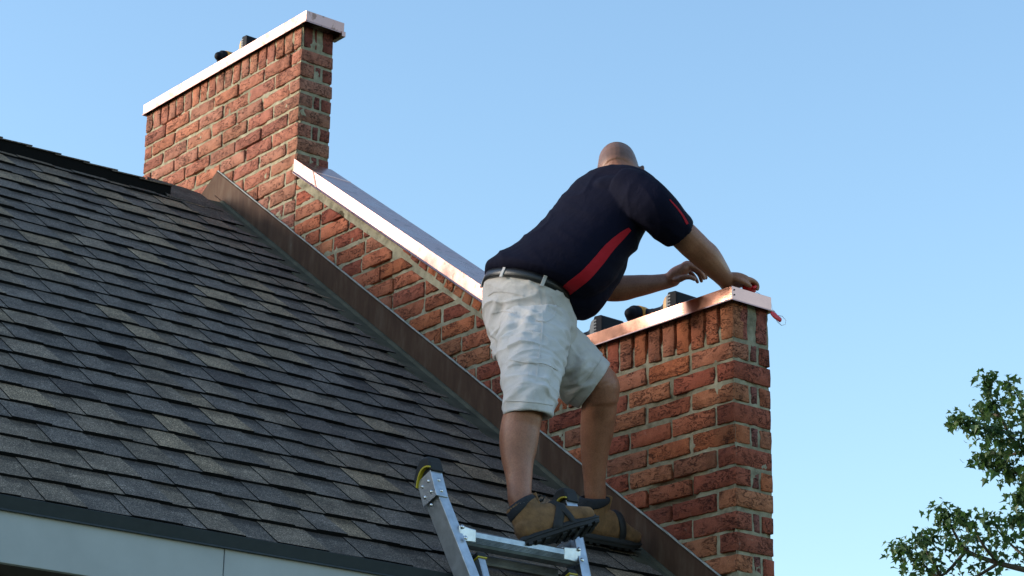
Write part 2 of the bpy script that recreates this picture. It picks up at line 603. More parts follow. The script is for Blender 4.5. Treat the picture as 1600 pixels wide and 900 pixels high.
# courses
k = 0
z = ZL
while z > 1.02:
    z1, z0 = z - J, z - CH + J
    head_first = (k % 2 == 0)
    y = YC
    xs = []
    if head_first:
        xs.append((YC, YC + .083, 0, TW)); y = YC + .083 + 2 * J
    else:
        xs.append((YC, YC + 3 * CH - 2 * J, 0, .072)); y = YC + 3 * CH
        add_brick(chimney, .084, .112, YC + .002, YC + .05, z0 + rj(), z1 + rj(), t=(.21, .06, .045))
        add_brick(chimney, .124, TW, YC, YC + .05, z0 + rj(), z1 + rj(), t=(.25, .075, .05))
    while y < YE - .03:
        y1 = min(y + 3 * CH - 2 * J + rj(), YE + rj())
        if YE - y1 < .06: y1 = YE + rj()
        xs.append((y, y1, 0, .05)); y = y1 + 2 * J
    for (a, b_, x0, x1) in xs:
        if z1 < roof_z(min(b_, 2 * YR - a)) - .02 and b_ < YR: continue
        if z1 < roof_z(a) - .05 and a < YR: continue
        if a >= YR and z1 < 1.25: continue
        dx = random.uniform(-.003, .002)
        add_brick(chimney, x0 + dx, x1, a + rj() * .5, b_ + rj() * .5, z0 + rj(), z1 + rj())
    z -= CH; k += 1

DUSTY = False
# stepped and sloping parapet wall --------------------------------------
wall = empty('parapet_wall', 'red brick parapet wall with sloping top and square pier by the man', 'wall')
YK = .935                       # where the sloping top meets the level top
mb = MB()
ztop = .140
def in_wall(p):
    t_ = ztop if p.y < YK else coping_z(p.y) - .004
    return p.z < t_ and p.z > roof_z(p.y) - .08 and p.y < YC - .006
mortar_sheet(mb, (0, .001, -1.35), (0, 1, 0), (0, 0, 1), (-1, 0, 0), int(2.77 / g_), int(2.75 / g_), g_, g_, in_wall, seed=1)
mortar_sheet(mb, (.001, 0, -1.35), (1, 0, 0), (0, 0, 1), (0, -1, 0), int(TW / g_), int(1.49 / g_), g_, g_, lambda p: True, seed=2)
# core
prof = [(.012, GROUND), (YC - .004, GROUND), (YC - .004, coping_z(YC) - .01), (YK, coping_z(YK) - .01), (YK, .142), (.012, .142)]
x0, x1 = .014, TW - .004
mb.add([(x0, y, z) for y, z in prof] + [(x1, y, z) for y, z in prof],
       [tuple(reversed(range(6)))[::-1], tuple(range(6, 12))[::-1]] + [(i, (i + 1) % 6, 6 + (i + 1) % 6, 6 + i) for i in range(6)])
mb.build('mortar', M['mortar'], wall, True)
# soldiers of the pier
y0 = 0.0
i = 0
while y0 < .92:
    y1 = y0 + CH - 2 * J
    add_brick(wall, -.001 + rj() * .5, .05, y0 + rj() * .6, y1 + rj() * .6, J + rj() * 1.4, .141)
    y0 += CH
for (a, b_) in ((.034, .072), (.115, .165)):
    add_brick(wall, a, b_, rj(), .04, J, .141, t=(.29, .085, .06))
# horizontal courses
slope_n = Vector((0, -CS, 1)).normalized()
def clip_off(y): return .075 if y < 1.9 else .052
k = 0
z = 0.0 + 20 * CH
row = -20
while z > -1.30:
    z1, z0 = z - J, z - CH + J
    par = row % 2
    xs = []
    if row >= 0:
        if par == 0:
            xs.append((0, 3 * CH - 2 * J, 0, .072)); y = 3 * CH
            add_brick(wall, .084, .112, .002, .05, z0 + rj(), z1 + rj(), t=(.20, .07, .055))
            add_brick(wall, .124, TW, 0, .05, z0 + rj(), z1 + rj())
        else:
            xs.append((0, .083, 0, TW)); y = .083 + 2 * J
    else:
        y = (0 if par == 0 else .094)
    while y < YC - .03:
        y1 = y + 3 * CH - 2 * J + rj() * 1.6
        if random.random() < .07: y1 = y + 1.4 * CH
        y1 = min(y1, YC - .008)
        if YC - y1 < .05: y1 = YC - .010
        xs.append((y, y1, 0, .05)); y = y1 + 2 * J + max(0, rj())
    for (a, b_, xa, xb) in xs:
        if z1 < flash_z(a) - .02: continue
        cuts = []
        if row < 0:
            if b_ < YK + .02 and z0 < .15: continue
            yy = a if a > YK else YK
            off = clip_off((a + b_) / 2)
            if z0 > coping_z(b_) - off - .012: continue
            pc = Vector((0, 2.739, 1.405 - off))
            cuts = [(pc, slope_n)]
            if a < YK: a = YK
        dx = random.uniform(-.004, .002)
        add_brick(wall, xa + dx, xb, a + rj() * .5, b_ + rj() * .5, z0 + rj(), z1 + rj() * 1.2, cuts=cuts)
    z -= CH; row += 1
# rowlock bricks under the lower part of the coping
sdir = Vector((0, 1, CS)).normalized()
s0_ = 0.0
A0 = Vector((0, YK + .03, coping_z(YK + .03)))
for i in range(16):
    c0 = A0 + sdir * (i * CH)
    if c0.y > 1.93: break
    fade = max(0, (c0.y - 1.5) / .45)
    h = .045 - .032 * fade
    bmn = brick_mesh(0, .05, 0, CH - 2 * J, -h - rj(), .004, tint())
    if bmn:
        Mx = Matrix.Translation(c0) @ Matrix.Rotation(math.atan(CS), 4, 'X')
        bmn.transform(Mx)
        link('brick', bmn, None, wall)

# copper caps and coping --------------------------------------------------
def cap_box(name, x0, x1, y0, y1, z0, z1, mat_, parent, lip=.006):
    """folded sheet cap: four skirts, top, and a hem kicked out at the bottom"""
    mb = MB()
    t = .0012
    ou = [(x0, y0), (x1, y0), (x1, y1), (x0, y1)]
    def ring(off, z):
        return [V(x0 - off, y0 - off, z), V(x1 + off, y0 - off, z), V(x1 + off, y1 + off, z), V(x0 - off, y1 + off, z)]
    R = [ring(lip - .001, z0 + .0005), ring(lip, z0 - .001), ring(lip * .9, z0 + .003), ring(0.0, z0 + .0075), ring(0, z1 - .001), ring(-.0012, z1)]
    ins = [ring(-.006, z0 + .004), ring(-.003, z0 + .002)]
    mb.rings(ins + R, 0, caps=False)
    mb.add(R[-1], [(0, 1, 2, 3)])
    return mb.build(name, mat_, parent)

capL = cap_box('copper_cap', -.018, TW + .02, 2.722, 4.178, 2.158, 2.214, M['copper_dirty'], chimney, .004)
mb = MB()   # folded corner tab on the near end
mb.box((-.0185, 2.7195, 2.166), (-.0165, 2.7225, 2.212))
mb.box((TW + .004, 2.714, 2.142), (TW + .024, 2.80, 2.166))
mb.build('corner_fold', M['copper_dirty'], capL)
capR = cap_box('copper_cap', -.018, TW - .002, -.014, YK + .02, .128, .181, M['copper'], wall, .009)
mb = MB()
for zz in (.168, .150):
    bmh = [V(-.004, -.0150, zz)]
    mb.tube([V(-.006, -.0135, zz), V(-.006, -.0165, zz)], .0028, 8)
    mb.build('rivet', M['rubber'], capR); mb = MB()
# sloping coping
def cz(y, h): return coping_z(y) + h
y0c, y1c = YK - .01, 2.764
mb = MB()
h1 = .071
rings = []
for y in [y0c + (y1c - y0c) * i / 14 for i in range(15)]:
    wv = noise.noise(V(y * 3, 0, 0)) * .0012
    rings.append([V(-.012, y, cz(y, .006)), V(-.0235, y, cz(y, -.001)), V(-.0245 + wv, y, cz(y, .003)), V(-.018 + wv, y, cz(y, .010)), V(-.018 + wv, y, cz(y, h1 - .001)),
                  V(-.0165, y, cz(y, h1)), V(TW + .012, y, cz(y, h1)), V(TW + .013, y, cz(y, h1 - .002)), V(TW + .013, y, cz(y, .0)), V(TW + .008, y, cz(y, .0))])
mb.rings(rings, 0, caps=True)
cop = mb.build('copper_coping', M['copper_mid'], wall)
mb = MB()
for yj in (2.57, 1.05):
    mb.hexa([V(-.0205, yj, cz(yj, .004)), V(-.0205, yj + .012, cz(yj + .012, .004)), V(-.0165, yj + .012, cz(yj + .012, .004)), V(-.0165, yj, cz(yj, .004)),
             V(-.0205, yj + .03, cz(yj + .03, h1 + .0015)), V(-.0205, yj + .042, cz(yj + .042, h1 + .0015)), V(-.0165, yj + .042, cz(yj + .042, h1 + .0015)), V(-.0165, yj + .03, cz(yj + .03, h1 + .0015))])
    mb.hexa([V(-.018, yj + .03, cz(yj + .03, h1)), V(TW + .01, yj + .03, cz(yj + .03, h1)), V(TW + .01, yj + .042, cz(yj + .042, h1)), V(-.018, yj + .042, cz(yj + .042, h1)),
             V(-.018, yj + .03, cz(yj + .03, h1 + .002)), V(TW + .01, yj + .03, cz(yj + .03, h1 + .002)), V(TW + .01, yj + .042, cz(yj + .042, h1 + .002)), V(-.018, yj + .042, cz(yj + .042, h1 + .002))])
mb.build('lap_seam', M['copper'], cop)

# ------------------------------------------------------------------ house
house = empty('house', 'house with dark grey shingle roof meeting the brick parapet wall', 'house')
XL = -6.5
mb = MB()
zr = roof_z(YR)
off = -.020
def rp(x, s_, n_):
    """roof coordinates: x along the eave, s up the slope (horizontal metres y), n off the surface"""
    k_ = 1 / math.sqrt(1 + RT_T ** 2)
    return V(x, s_ - n_ * RT_T * k_, roof_z(s_) + n_ * k_)
mb.add([rp(XL, .06, -.012), rp(0, .06, -.012), rp(0, YR, -.012), rp(XL, YR, -.012)], [(0, 1, 2, 3)])
mb.add([V(XL, YR, zr - .015), V(-.0, YR, zr - .015), V(-.0, 2 * YR, roof_z(0) - .015), V(XL, 2 * YR, roof_z(0) - .015)], [(0, 1, 2, 3)])
setc = mb.mesh('roof', [M['butt']])
roof = link('roof', setc, None, house)

# shingles: each course alternates raised tabs and the lower layer between them
SH_X1 = -.062
DY = .1215
pieces = []
def sh_tint(tab):
    r = random.random()
    if r < (.15 if tab else .03): b = (.165, .122, .080)
    elif r < .36: b = (.125, .097, .072)
    elif r < .38: b = (.062, .050, .043)
    else: b = (.092, .076, .064)
    k_ = random.uniform(.87, 1.16) * 1.26
    return (b[0] * k_ * 1.04, b[1] * k_, b[2] * k_ * .97)
nc = int((YR - .10 - .045) / DY) + 1
for c in range(nc):
    sA = .045 + c * DY
    sB = min(sA + DY + .006, YR - .02)
    x = SH_X1 + random.uniform(-.012, .004)
    tab = random.random() < .5
    bow = random.uniform(0, 50)
    while x > XL + .1:
        wdt = random.uniform(.10, .19) if tab else random.uniform(.07, .15)
        pieces.append((c, sA, sB, x - wdt, x, tab, bow, sh_tint(tab)))
        x -= wdt
        tab = not tab
def shingle_geo(mb, pc, first=False):
    c, sA, sB, xa, xb, tab, bow, t_ = pc
    e = .0032 if tab else 0
    n0, n1 = .0058 + e, -.0030 + e * .7
    tp = .007 if tab else -.007
    top, bot = [], []
    K = 3
    vs = []; tl_ = []
    for i in range(K + 1):
        x = xa + (xb - xa) * i / K
        xt = (xa + tp) + (xb - xa - 2 * tp) * i / K
        dn = noise.noise(V(x * 3, bow, 0)) * .0022
        ds = noise.noise(V(x * 5, bow, 4)) * .003
        sag = noise.noise(V(x * 1.1, sA * 1.1, 7)) * .004
        sM, sN = sA + (sB - sA) * (.60 + .06 * noise.noise(V(x * 9, sA * 9, 1))), sA + (sB - sA) * .74
        def mid(s_): return (s_ - sA) / (sB - sA)
        vs += [rp(x, sA + ds, -.011), rp(x, sA + ds, n0 + dn + sag)]
        for s_ in (sM, sN):
            q_ = mid(s_); vs.append(rp(x + (xt - x) * q_, s_, (n0 + dn) * (1 - q_) + n1 * q_ + sag))
        vs += [rp(xt, sB, n1 + sag), rp(xt, sB, -.011)]
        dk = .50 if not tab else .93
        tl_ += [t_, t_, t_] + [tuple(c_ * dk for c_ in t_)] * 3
    fs, ms = [], []
    for i in range(K):
        a = i * 6; b = a + 6
        fs.append((a, b, b + 1, a + 1)); ms.append(1)
        for q_ in (1, 2, 3): fs.append((a + q_, b + q_, b + q_ + 1, a + q_ + 1)); ms.append(0)
    fs.append((0, 1, 2, 3, 4, 5)); ms.append(1)
    a = K * 6
    fs.append((a + 5, a + 4, a + 3, a + 2, a + 1, a)); ms.append(1)
    b0 = len(mb.v)
    mb.v += [tuple(v) for v in vs]
    for f, m_ in zip(fs, ms):
        mb.f.append(tuple(b0 + q for q in f)); mb.m.append(m_)
    return tl_
vis = []
rest = []
for pc in pieces:
    c_ = rp((pc[3] + pc[4]) / 2, (pc[1] + pc[2]) / 2, 0)
    u, v, d = proj(c_)
    if -20 < u < 1200 and 0 < v < 915:
        vis.append((d / math.sqrt(pc[4] - pc[3]), pc))
    else: rest.append(pc)
vis.sort(key=lambda q: q[0])
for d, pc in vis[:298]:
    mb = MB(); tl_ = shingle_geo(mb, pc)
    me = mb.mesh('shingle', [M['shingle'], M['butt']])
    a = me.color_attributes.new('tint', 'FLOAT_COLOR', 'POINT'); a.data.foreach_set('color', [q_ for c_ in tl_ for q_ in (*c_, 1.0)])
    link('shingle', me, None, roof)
mb = MB(); cols = []
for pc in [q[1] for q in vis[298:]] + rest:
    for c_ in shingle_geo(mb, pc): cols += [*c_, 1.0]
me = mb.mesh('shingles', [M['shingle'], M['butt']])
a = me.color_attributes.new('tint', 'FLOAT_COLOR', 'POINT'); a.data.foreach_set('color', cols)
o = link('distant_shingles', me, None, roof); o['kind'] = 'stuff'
# ridge vent and ridge caps
mb = MB()
x0, x1 = XL, -.37
ya, za = 3.235, roof_z(3.235)
prof = [(ya, za - .005), (ya - .004, za + .056), (ya + .01, za + .060), (YR, za + .078), (2 * YR - ya, za + .052), (2 * YR - ya, za - .005)]
rings = []
for i in range(40):
    x = x0 + (x1 - x0) * i / 39
    dz = noise.noise(V(x * 1.3, 2, 2)) * .008
    rings.append([V(x, y, z + dz) for y, z in prof])
mb.rings(rings)
mb.build('ridge_vent', M['butt'], roof)
for i in range(26):
    xa = x1 + .004 - i * .142
    if xa < XL: break
    mb = MB()
    def zz(x): return noise.noise(V(x * 1.3, 2, 2)) * .008
    q = []
    for x, up in ((xa, .010), (xa - .17, .002)):
        q.append([V(x, ya - .012, za + .052 + up + zz(x)), V(x, YR, za + .080 + up + zz(x)), V(x, 2 * YR - ya + .012, za + .052 + up + zz(x)),
                  V(x, 2 * YR - ya + .012, za + .047 + up + zz(x)), V(x, YR, za + .074 + up + zz(x)), V(x, ya - .012, za + .047 + up + zz(x))])
    mb.rings(q)
    me = mb.mesh('ridge_shingle', [M['shingle']]); setcol(me, sh_tint(False))
    link('ridge_shingle', me, None, roof)
# loose cap shingles draped between the vent and the flashing
for (xa, xb, lift, s0, s1) in ((-.40, -.10, .016, 3.22, 3.43), (-.33, -.045, .011, 3.10, 3.34)):
    mb = MB()
    G = []
    for i in range(9):
        x = xa + (xb - xa) * i / 8
        for j in range(4):
            s_ = s0 + (s1 - s0) * j / 3
            G.append(rp(x, s_, lift + noise.noise(V(x * 9, s_ * 3, lift * 50)) * .008 - (i / 8) * .008))
    vs = G + [p - V(0, 0, .006) for p in G]
    fs = []
    for i in range(8):
        for j in range(3):
            a = i * 4 + j
            fs.append((a, a + 4, a + 5, a + 1)); fs.append((a + 37, a + 41, a + 40, a + 36))
    for i in range(8):
        a = i * 4; fs.append((a, a + 36, a + 40, a + 4))
    for j in range(3):
        a = 32 + j; fs.append((a, a + 36, a + 37, a + 1))
    mb.add(vs, fs)
    me = mb.mesh('shingle', [M['shingle']]); setcol(me, (.085, .072, .060))
    link('shingle', me, None, roof)

# flashing along the brick wall
mb = MB()
ys = [.0 + 3.437 * i / 60 for i in range(61)]
rg = []
for y in ys:
    wv = noise.noise(V(y * 4, 1, 1)) * .0015
    z0 = roof_z(y)
    rg.append([V(-.016, y, z0 - .02), V(-.019, y, z0 + .012), V(-.0135 + wv, y, z0 + .016), V(-.0125 + wv, y, z0 + .134), V(-.016, y, z0 + .1365), V(-.009, y, z0 + .1385), V(-.003, y, z0 + .134), V(-.003, y, z0 - .02)])
mb.rings(rg)
base_fl = mb.build('base_flashing', M['flash'], house)
mb = MB()
rg = []
for i in range(10):
    y = 3.4372 + i * .05
    z0 = roof_z(2 * 3.437 - y)
    rg.append([V(-.013 - i * .004, y, z0 - .05), V(-.013 - i * .004, y, z0 + .134), V(-.003, y, z0 + .1385), V(-.003, y, z0 - .05)])
mb.rings(rg)
mb.build('ridge_flashing', M['flash'], house)
mb = MB()
rg = []
for i in range(240):
    y = 3.437 * i / 239
    z0 = roof_z(y) + .139
    r_ = .0045 + noise.noise(V(y * 25, 0, 0)) * .0025
    cy = noise.noise(V(y * 14, 5, 0)) * .003
    rg.append([V(-.004 + r_ * 1.3 * math.cos(a_), y, z0 + .001 + cy + r_ * math.sin(a_)) for a_ in [k_ * math.pi / 3 for k_ in range(6)]])
mb.rings(rg)
mb.build('sealant_bead', M['bead'], base_fl, True)
mb = MB()
rg = []
for i in range(60):
    y = .03 + (YR - .08) * i / 59
    n_ = .004 + noise.noise(V(y * 5, 0, 0)) * .001
    rg.append([rp(-.110, y, -.011), rp(-.110, y, n_), rp(-.030, y, n_ + .002), rp(-.024, y, n_ + .012), rp(-.016, y, n_ + .014), rp(-.014, y, -.011)])
mb.rings(rg)
mb.build('pan_flashing', M['pan'], house)
# eave: drip edge, fascia boards, soffit
mb = MB()
prof = [(.040, -.972), (.030, -.975), (.036, -.984), (.050, -1.006), (.046, -1.0105), (.062, -1.0105), (.062, -.972)]
mb.rings([[V(XL, y, z) for y, z in prof], [V(.0, y, z) for y, z in prof]])
mb.build('drip_edge', M['drip'], house)
for xa, xb in ((-1.9365, -.002), (-4.6, -1.9395), (XL, -4.603)):
    mb = MB(); mb.box((xa, .058, -1.146), (xb, .078, -1.004))
    mb.build('fascia_board', M['fascia'], house, bevel=.0015)
mb = MB(); mb.box((XL, .0785, -1.139), (-.002, .56, -1.125)); mb.build('soffit', M['soffit'], house)
for i in range(14):
    mb = MB()
    zt = -1.139 - i * .2
    mb.hexa([V(XL, .532, zt - .2), V(-.004, .532, zt - .2), V(-.004, .56, zt - .2), V(XL, .56, zt - .2), V(XL, .545, zt), V(-.004, .545, zt), V(-.004, .56, zt), V(XL, .56, zt)])
    mb.build('siding_board', M['siding'], house)
mb = MB(); mb.box((XL, .5605, GROUND), (-.004, 2 * YR - .5, -1.14)); mb.build('house_wall', M['siding'], house)

# ------------------------------------------------------------------ ladder
ladder = empty('ladder', 'aluminium extension ladder with black and yellow rubber tips leaning on the eave', 'ladder')
LT = .42
LU = V(0, LT, 1).normalized(); LN = V(0, -1, LT).normalized()
LO = V(0, -.058 + .97 * LT, 0)          # front plane passes y = -.058 + (z+.97)*LT
def LP(x, z, n=0):                      # x, height z on the front plane, n towards the camera side
    return V(x, -.058 + (z + .97) * LT, z) + LN * n
def lbox(mb, x0, x1, za, zb, n0, n1, mi=0, dx=0):
    """dx: sideways shift of the lower end"""
    p = []
    for z, d_ in ((za, dx), (zb, 0)):
        for x, n_ in ((x0, n1), (x1, n1), (x1, n0), (x0, n0)):
            p.append(LP(x + d_, z, n_))
    mb.hexa(p, mi)
def splay(z): return 0.0
def rail(x0, side, ztop, n_back, thick=.0025, fl=.032, mat_=None, zbot=GROUND + .02, dxb=0.0):
    """C-section: web on the outer side, flanges towards the middle"""
    mb = MB()
    s_ = side
    segs = [(ZBEND, ztop, dxb, 0), (zbot, ZBEND - .0005, 0, dxb)] if dxb else [(zbot, ztop, 0, 0)]
    if s_ > 0:
        for za_, zb_, d_, o_ in segs:
            lbox(mb, x0 + o_, x0 + o_ + thick, za_, zb_, n_back, 0, dx=d_)
            lbox(mb, x0 + o_ + thick, x0 + o_ + fl, za_, zb_, -thick, 0, dx=d_)
            lbox(mb, x0 + o_ + thick, x0 + o_ + fl, za_, zb_, n_back, n_back + thick, dx=d_)
    else:
        for za_, zb_, d_, o_ in segs:
            lbox(mb, x0 + o_ - thick, x0 + o_, za_, zb_, n_back, 0, dx=d_)
            lbox(mb, x0 + o_ - fl, x0 + o_ - thick, za_, zb_, -thick, 0, dx=d_)
            lbox(mb, x0 + o_ - fl, x0 + o_ - thick, za_, zb_, n_back, n_back + thick, dx=d_)
    # raised ribs on the front flange edges
    return mb.build('rail', mat_ or M['alu'], ladder, bevel=.001)
XLf, XRt = -1.222, -.644
ZBEND = -1.30
DXL, DXR = .105, -.070     # the outer rails are flared towards the top
def fl_(x, side): return x
ZT = -.690
SPL = 0.10 / 1.0 * 0
railL = rail(XLf, 1, ZT, -.064, fl=.038, dxb=DXL)
railR = rail(XRt, -1, ZT - .005, -.064, fl=.038, dxb=DXR)
QL, QR = DXL * .25, DXR * .25     # inward shift at the height of the top rung
def rivets(parent, pts, r=.006, out=V(-1, 0, 0)):
    for p in pts:
        mb = MB()
        mb.tube([p - out * .002, p + out * .001, p + out * .003, p + out * .0042], [r, r, r * .7, r * .15], 10)
        mb.build('rivet', M['steel'], parent, True)
def bracket(x0, s_, z0, z1, rl):
    mb = MB()
    e = .002
    if s_ > 0:
        lbox(mb, x0 - e, x0 - .0002, z0, z1, -.066, .002)
        lbox(mb, x0 - e, x0 + .043, z0, z1, .0002, .002 + e)
    else:
        lbox(mb, x0 + .0002, x0 + e, z0, z1, -.066, .002)
        lbox(mb, x0 - .043, x0 + e, z0, z1, .0002, .002 + e)
    b = mb.build('end_bracket', M['alu'], rl, bevel=.0012)
    if s_ > 0:
        rivets(b, [LP(x0 - e, z0 + .022 + i * .035, -.016 - .032 * j) for i in range(2) for j in range(2)] + [LP(x0 - e, z0 - .014, -.03)])
    rivets(b, [LP(x0 + (.022 if s_ > 0 else -.022), z0 + .018 + i * .036, .004) for i in range(2)], out=LN)
    if s_ < 0:
        rivets(b, [LP(x0 - .003, z0 + .03, -.03), LP(x0 - .003, z0 + .055, -.06)], r=.008)
bracket(XLf, 1, ZT - .055, ZT + .028, railL)
bracket(XRt, -1, ZT - .06, ZT + .022, railR)
def tip(x0, s_, zt, rl, w_=.046):
    """rubber end: an arched cap over the rail end, yellow edge on the outside"""
    pts_b, pts_y = [], []
    for k_ in range(9):
        t_ = k_ / 8
        nn = .010 - .084 * t_
        hh = zt + .012 + .032 * math.sin(math.pi * (.12 + .8 * (1 - t_)))- .028 * t_
        pts_b.append((nn, hh))
    xa, xb = (x0 - .006, x0 + w_) if s_ > 0 else (x0 - w_, x0 + .006)
    mb = MB()
    rings = []
    for nn, hh in pts_b:
        rings.append([LP(xa, hh - .012, nn), LP(xb, hh - .012, nn), LP(xb, hh + .014, nn), LP(xb - .006, hh + .021, nn), LP(xa + .006, hh + .021, nn), LP(xa, hh + .014, nn)])
    mb.rings(rings)
    # front flap
    lbox(mb, xa + .004, xb - .002, zt - .004, zt + .026, .000, .012)
    # inner dark block filling the arch
    lbox(mb, xa + .010, xb - .002, zt - .03, zt + .022, -.058, .0)
    b = mb.build('rubber_tip', M['rubber'], rl, bevel=.003)
    mb = MB()
    rings = []
    xs = (x0 - .0085, x0 + .004) if s_ > 0 else (x0 - w_ - .0025, x0 - w_ + .008)
    for nn, hh in pts_b:
        rings.append([LP(xs[0], hh - .016, nn * .93), LP(xs[1], hh - .016, nn * .93), LP(xs[1], hh - .011, nn * .96), LP(xs[0], hh - .011, nn * .96)])
    mb.rings(rings)
    mb.build('yellow_rim', M['yellow'], b)
tip(XLf, 1, ZT + .030, railL)
tip(XRt, -1, ZT + .022, railR)
def rung(za, xa, xb, n0, n1, h=.032, m_=None, nm='rung'):
    mb = MB()
    cz_ = za
    # ridged D-shaped bar, top surface flat to stand on
    pr = [(n1, 0), (n1 + .001, -.006)]
    prof = [(n0, 0), (n1 - .004, 0), (n1, -.004)]
    for r_ in range(5):
        z_ = -h + .026 - r_ * .0042
        prof += [(n1 + .0012, z_), (n1 - .0006, z_ - .0022)]
    prof += [(n1 - .004, -h), (n0 + .004, -h), (n0, -h + .004)]
    L_ = []
    for x in (xa, xb):
        base = V(x, -.058 + (za + .97) * LT, za)
        L_.append([base + V(0, -a_, b_) for a_, b_ in prof])
    mb.rings(L_[::-1])
    return mb.build(nm, m_ or M['alu'], ladder)
RZ = -.842
rung(RZ, XLf + QL + .040, XRt + QR - .038, -.055, .002, h=.046, m_=M['alu_rung'])
# flared ends of the top rung where it is bolted to the rails
for xe, d_ in ((XLf + QL + .040, 1), (XRt + QR - .040, -1)):
    mb = MB()
    rings = []
    for q, (hh, nn) in enumerate(((.024, .005), (.023, .005), (.021, .003), (.020, .002))):
        x = xe + d_ * (-.012 + q * .022)
        base = V(x, -.058 + (RZ + .97) * LT, RZ - .016)
        rings.append([base + V(0, -nn - .002, -hh), base + V(0, .062, -hh), base + V(0, .062, hh), base + V(0, -nn - .002, hh)])
    mb.rings(rings if d_ < 0 else rings[::-1])
    mb.build('rung_end', M['alu'], ladder, bevel=.003)
    rivets(ladder, [LP(xe - d_ * .002, RZ - .0, .010), LP(xe - d_ * .002, RZ - .036, .010)], r=.007, out=LN)
zz_ = RZ - .30
while zz_ > GROUND + .2:
    rung(zz_, XLf + DXL + .043, XRt + DXR - .04, -.06, -.004); zz_ -= .30
# diagonal brace rod behind the rung
mb = MB()
mb.tube([LP(XLf + .03, RZ + .075, -.045), LP(XLf + .16, RZ - .02, -.05)], .0065, 8)
mb.tube([LP(XRt - .02, RZ + .075, -.045), LP(XRt - .16, RZ - .02, -.05)], .0065, 8)
mb.build('brace', M['alu'], ladder, True)
# inner section, one step lower and behind the outer rails
XIl, XIr = -1.118, -.735
IT = -.925
inL = rail(XIl, 1, IT, -.060, fl=.026, mat_=M['alu'])
inR = rail(XIr, -1, IT, -.060, fl=.026, mat_=M['alu'])
for x0, s_, rl in ((XIl, 1, inL), (XIr, -1, inR)):
    mb = MB()
    xa, xb = (x0 - .003, x0 + .030) if s_ > 0 else (x0 - .030, x0 + .003)
    lbox(mb, xa, xb, IT - .002, IT + .012, -.066, .004)
    b = mb.build('rubber_tip', M['rubber'], rl, bevel=.003)
    mb = MB(); lbox(mb, xa - .0008, xb + .0008, IT - .006, IT - .0025, -.062, .0045); mb.build('yellow_rim', M['yellow'], b)
    rivets(rl, [LP(x0 - .001 * s_, IT - .04, -.03)])
rung(RZ - .045, XLf + QL + .11, XRt + QR - .05, -.13, -.095, h=.03, m_=M['alu_dark'])

# ------------------------------------------------------------------ soft forms
def spline(vals, k=4):
    """Catmull-Rom through rows of numbers"""
    A = np.array(vals, float)
    out = []
    n = len(A)
    for i in range(n - 1):
        p0, p1, p2, p3 = A[max(i - 1, 0)], A[i], A[i + 1], A[min(i + 2, n - 1)]
        for j in range(k):
            t = j / k
            out.append(.5 * ((2 * p1) + (-p0 + p2) * t + (2 * p0 - 5 * p1 + 4 * p2 - p3) * t ** 2 + (-p0 + 3 * p1 - 3 * p2 + p3) * t ** 3))
    out.append(A[-1])
    return np.array(out)

def limb(mb, pts, ref=(0, 1, 0), n=20, k=4, dome=True, power=2.0):
    """pts: rows (point, ra, rb): ra along ref, rb across; tapering tube with rounded ends"""
    rows = [[*p, a, b] for p, a, b in pts]
    S = spline(rows, k)
    ref = Vector(ref).normalized()
    C = [Vector(r[:3]) for r in S]
    rings = []
    frames = []
    for i, c in enumerate(C):
        t = (C[min(i + 1, len(C) - 1)] - C[max(i - 1, 0)]).normalized()
        a = (ref - t * ref.dot(t)).normalized()
        b = t.cross(a)
        frames.append((t, a, b))
    def ring(c, a, b, ra, rb):
        o_ = []
        for q in range(n):
            th = 2 * math.pi * q / n
            cs, sn = math.cos(th), math.sin(th)
            cs = math.copysign(abs(cs) ** (2 / power), cs); sn = math.copysign(abs(sn) ** (2 / power), sn)
            o_.append(c + a * (ra * cs) + b * (rb * sn))
        return o_
    if dome:
        t, a, b = frames[0]
        r_ = min(S[0][3], S[0][4])
        for ang in (75, 50, 25):
            f_ = math.cos(math.radians(ang)); h_ = math.sin(math.radians(ang)) * r_
            rings.append(ring(C[0] - t * h_, a, b, S[0][3] * f_, S[0][4] * f_))
    for i, c in enumerate(C):
        t, a, b = frames[i]
        rings.append(ring(c, a, b, S[i][3], S[i][4]))
    if dome:
        t, a, b = frames[-1]
        r_ = min(S[-1][3], S[-1][4])
        for ang in (25, 50, 75):
            f_ = math.cos(math.radians(ang)); h_ = math.sin(math.radians(ang)) * r_
            rings.append(ring(C[-1] + t * h_, a, b, S[-1][3] * f_, S[-1][4] * f_))
    mb.rings(rings, 0, True)

def sect_loft(mb, secs, n=36, k=4, lip=None, power=2.2):
    """secs: (centre, axis, lateral ref, ra, rb)"""
    rows = [[*c, *Vector(ax).normalized(), *Vector(rf).normalized(), ra, rb] for c, ax, rf, ra, rb in secs]
    S = spline(rows, k)
    rings = []
    def ring(r, f=1, dt=0):
        c, ax, rf = Vector(r[:3]), Vector(r[3:6]).normalized(), Vector(r[6:9])
        a = (rf - ax * rf.dot(ax)).normalized(); b = ax.cross(a)
        o_ = []
        for q in range(n):
            th = 2 * math.pi * q / n
            cs, sn = math.cos(th), math.sin(th)
            cs = math.copysign(abs(cs) ** (2 / power), cs); sn = math.copysign(abs(sn) ** (2 / power), sn)
            o_.append(c + ax * dt + a * ((r[9] - f) * cs) + b * ((r[10] - f) * sn))
        return o_
    if lip:      # hollow the start: hem folded inwards
        rings.append(ring(S[0], lip[0] + .012, lip[1])); rings.append(ring(S[0], lip[0], lip[1] * .9)); rings.append(ring(S[0], lip[0] * .6, .0))
    for r in S: rings.append(ring(r, 0))
    mb.rings(rings, 0, True)

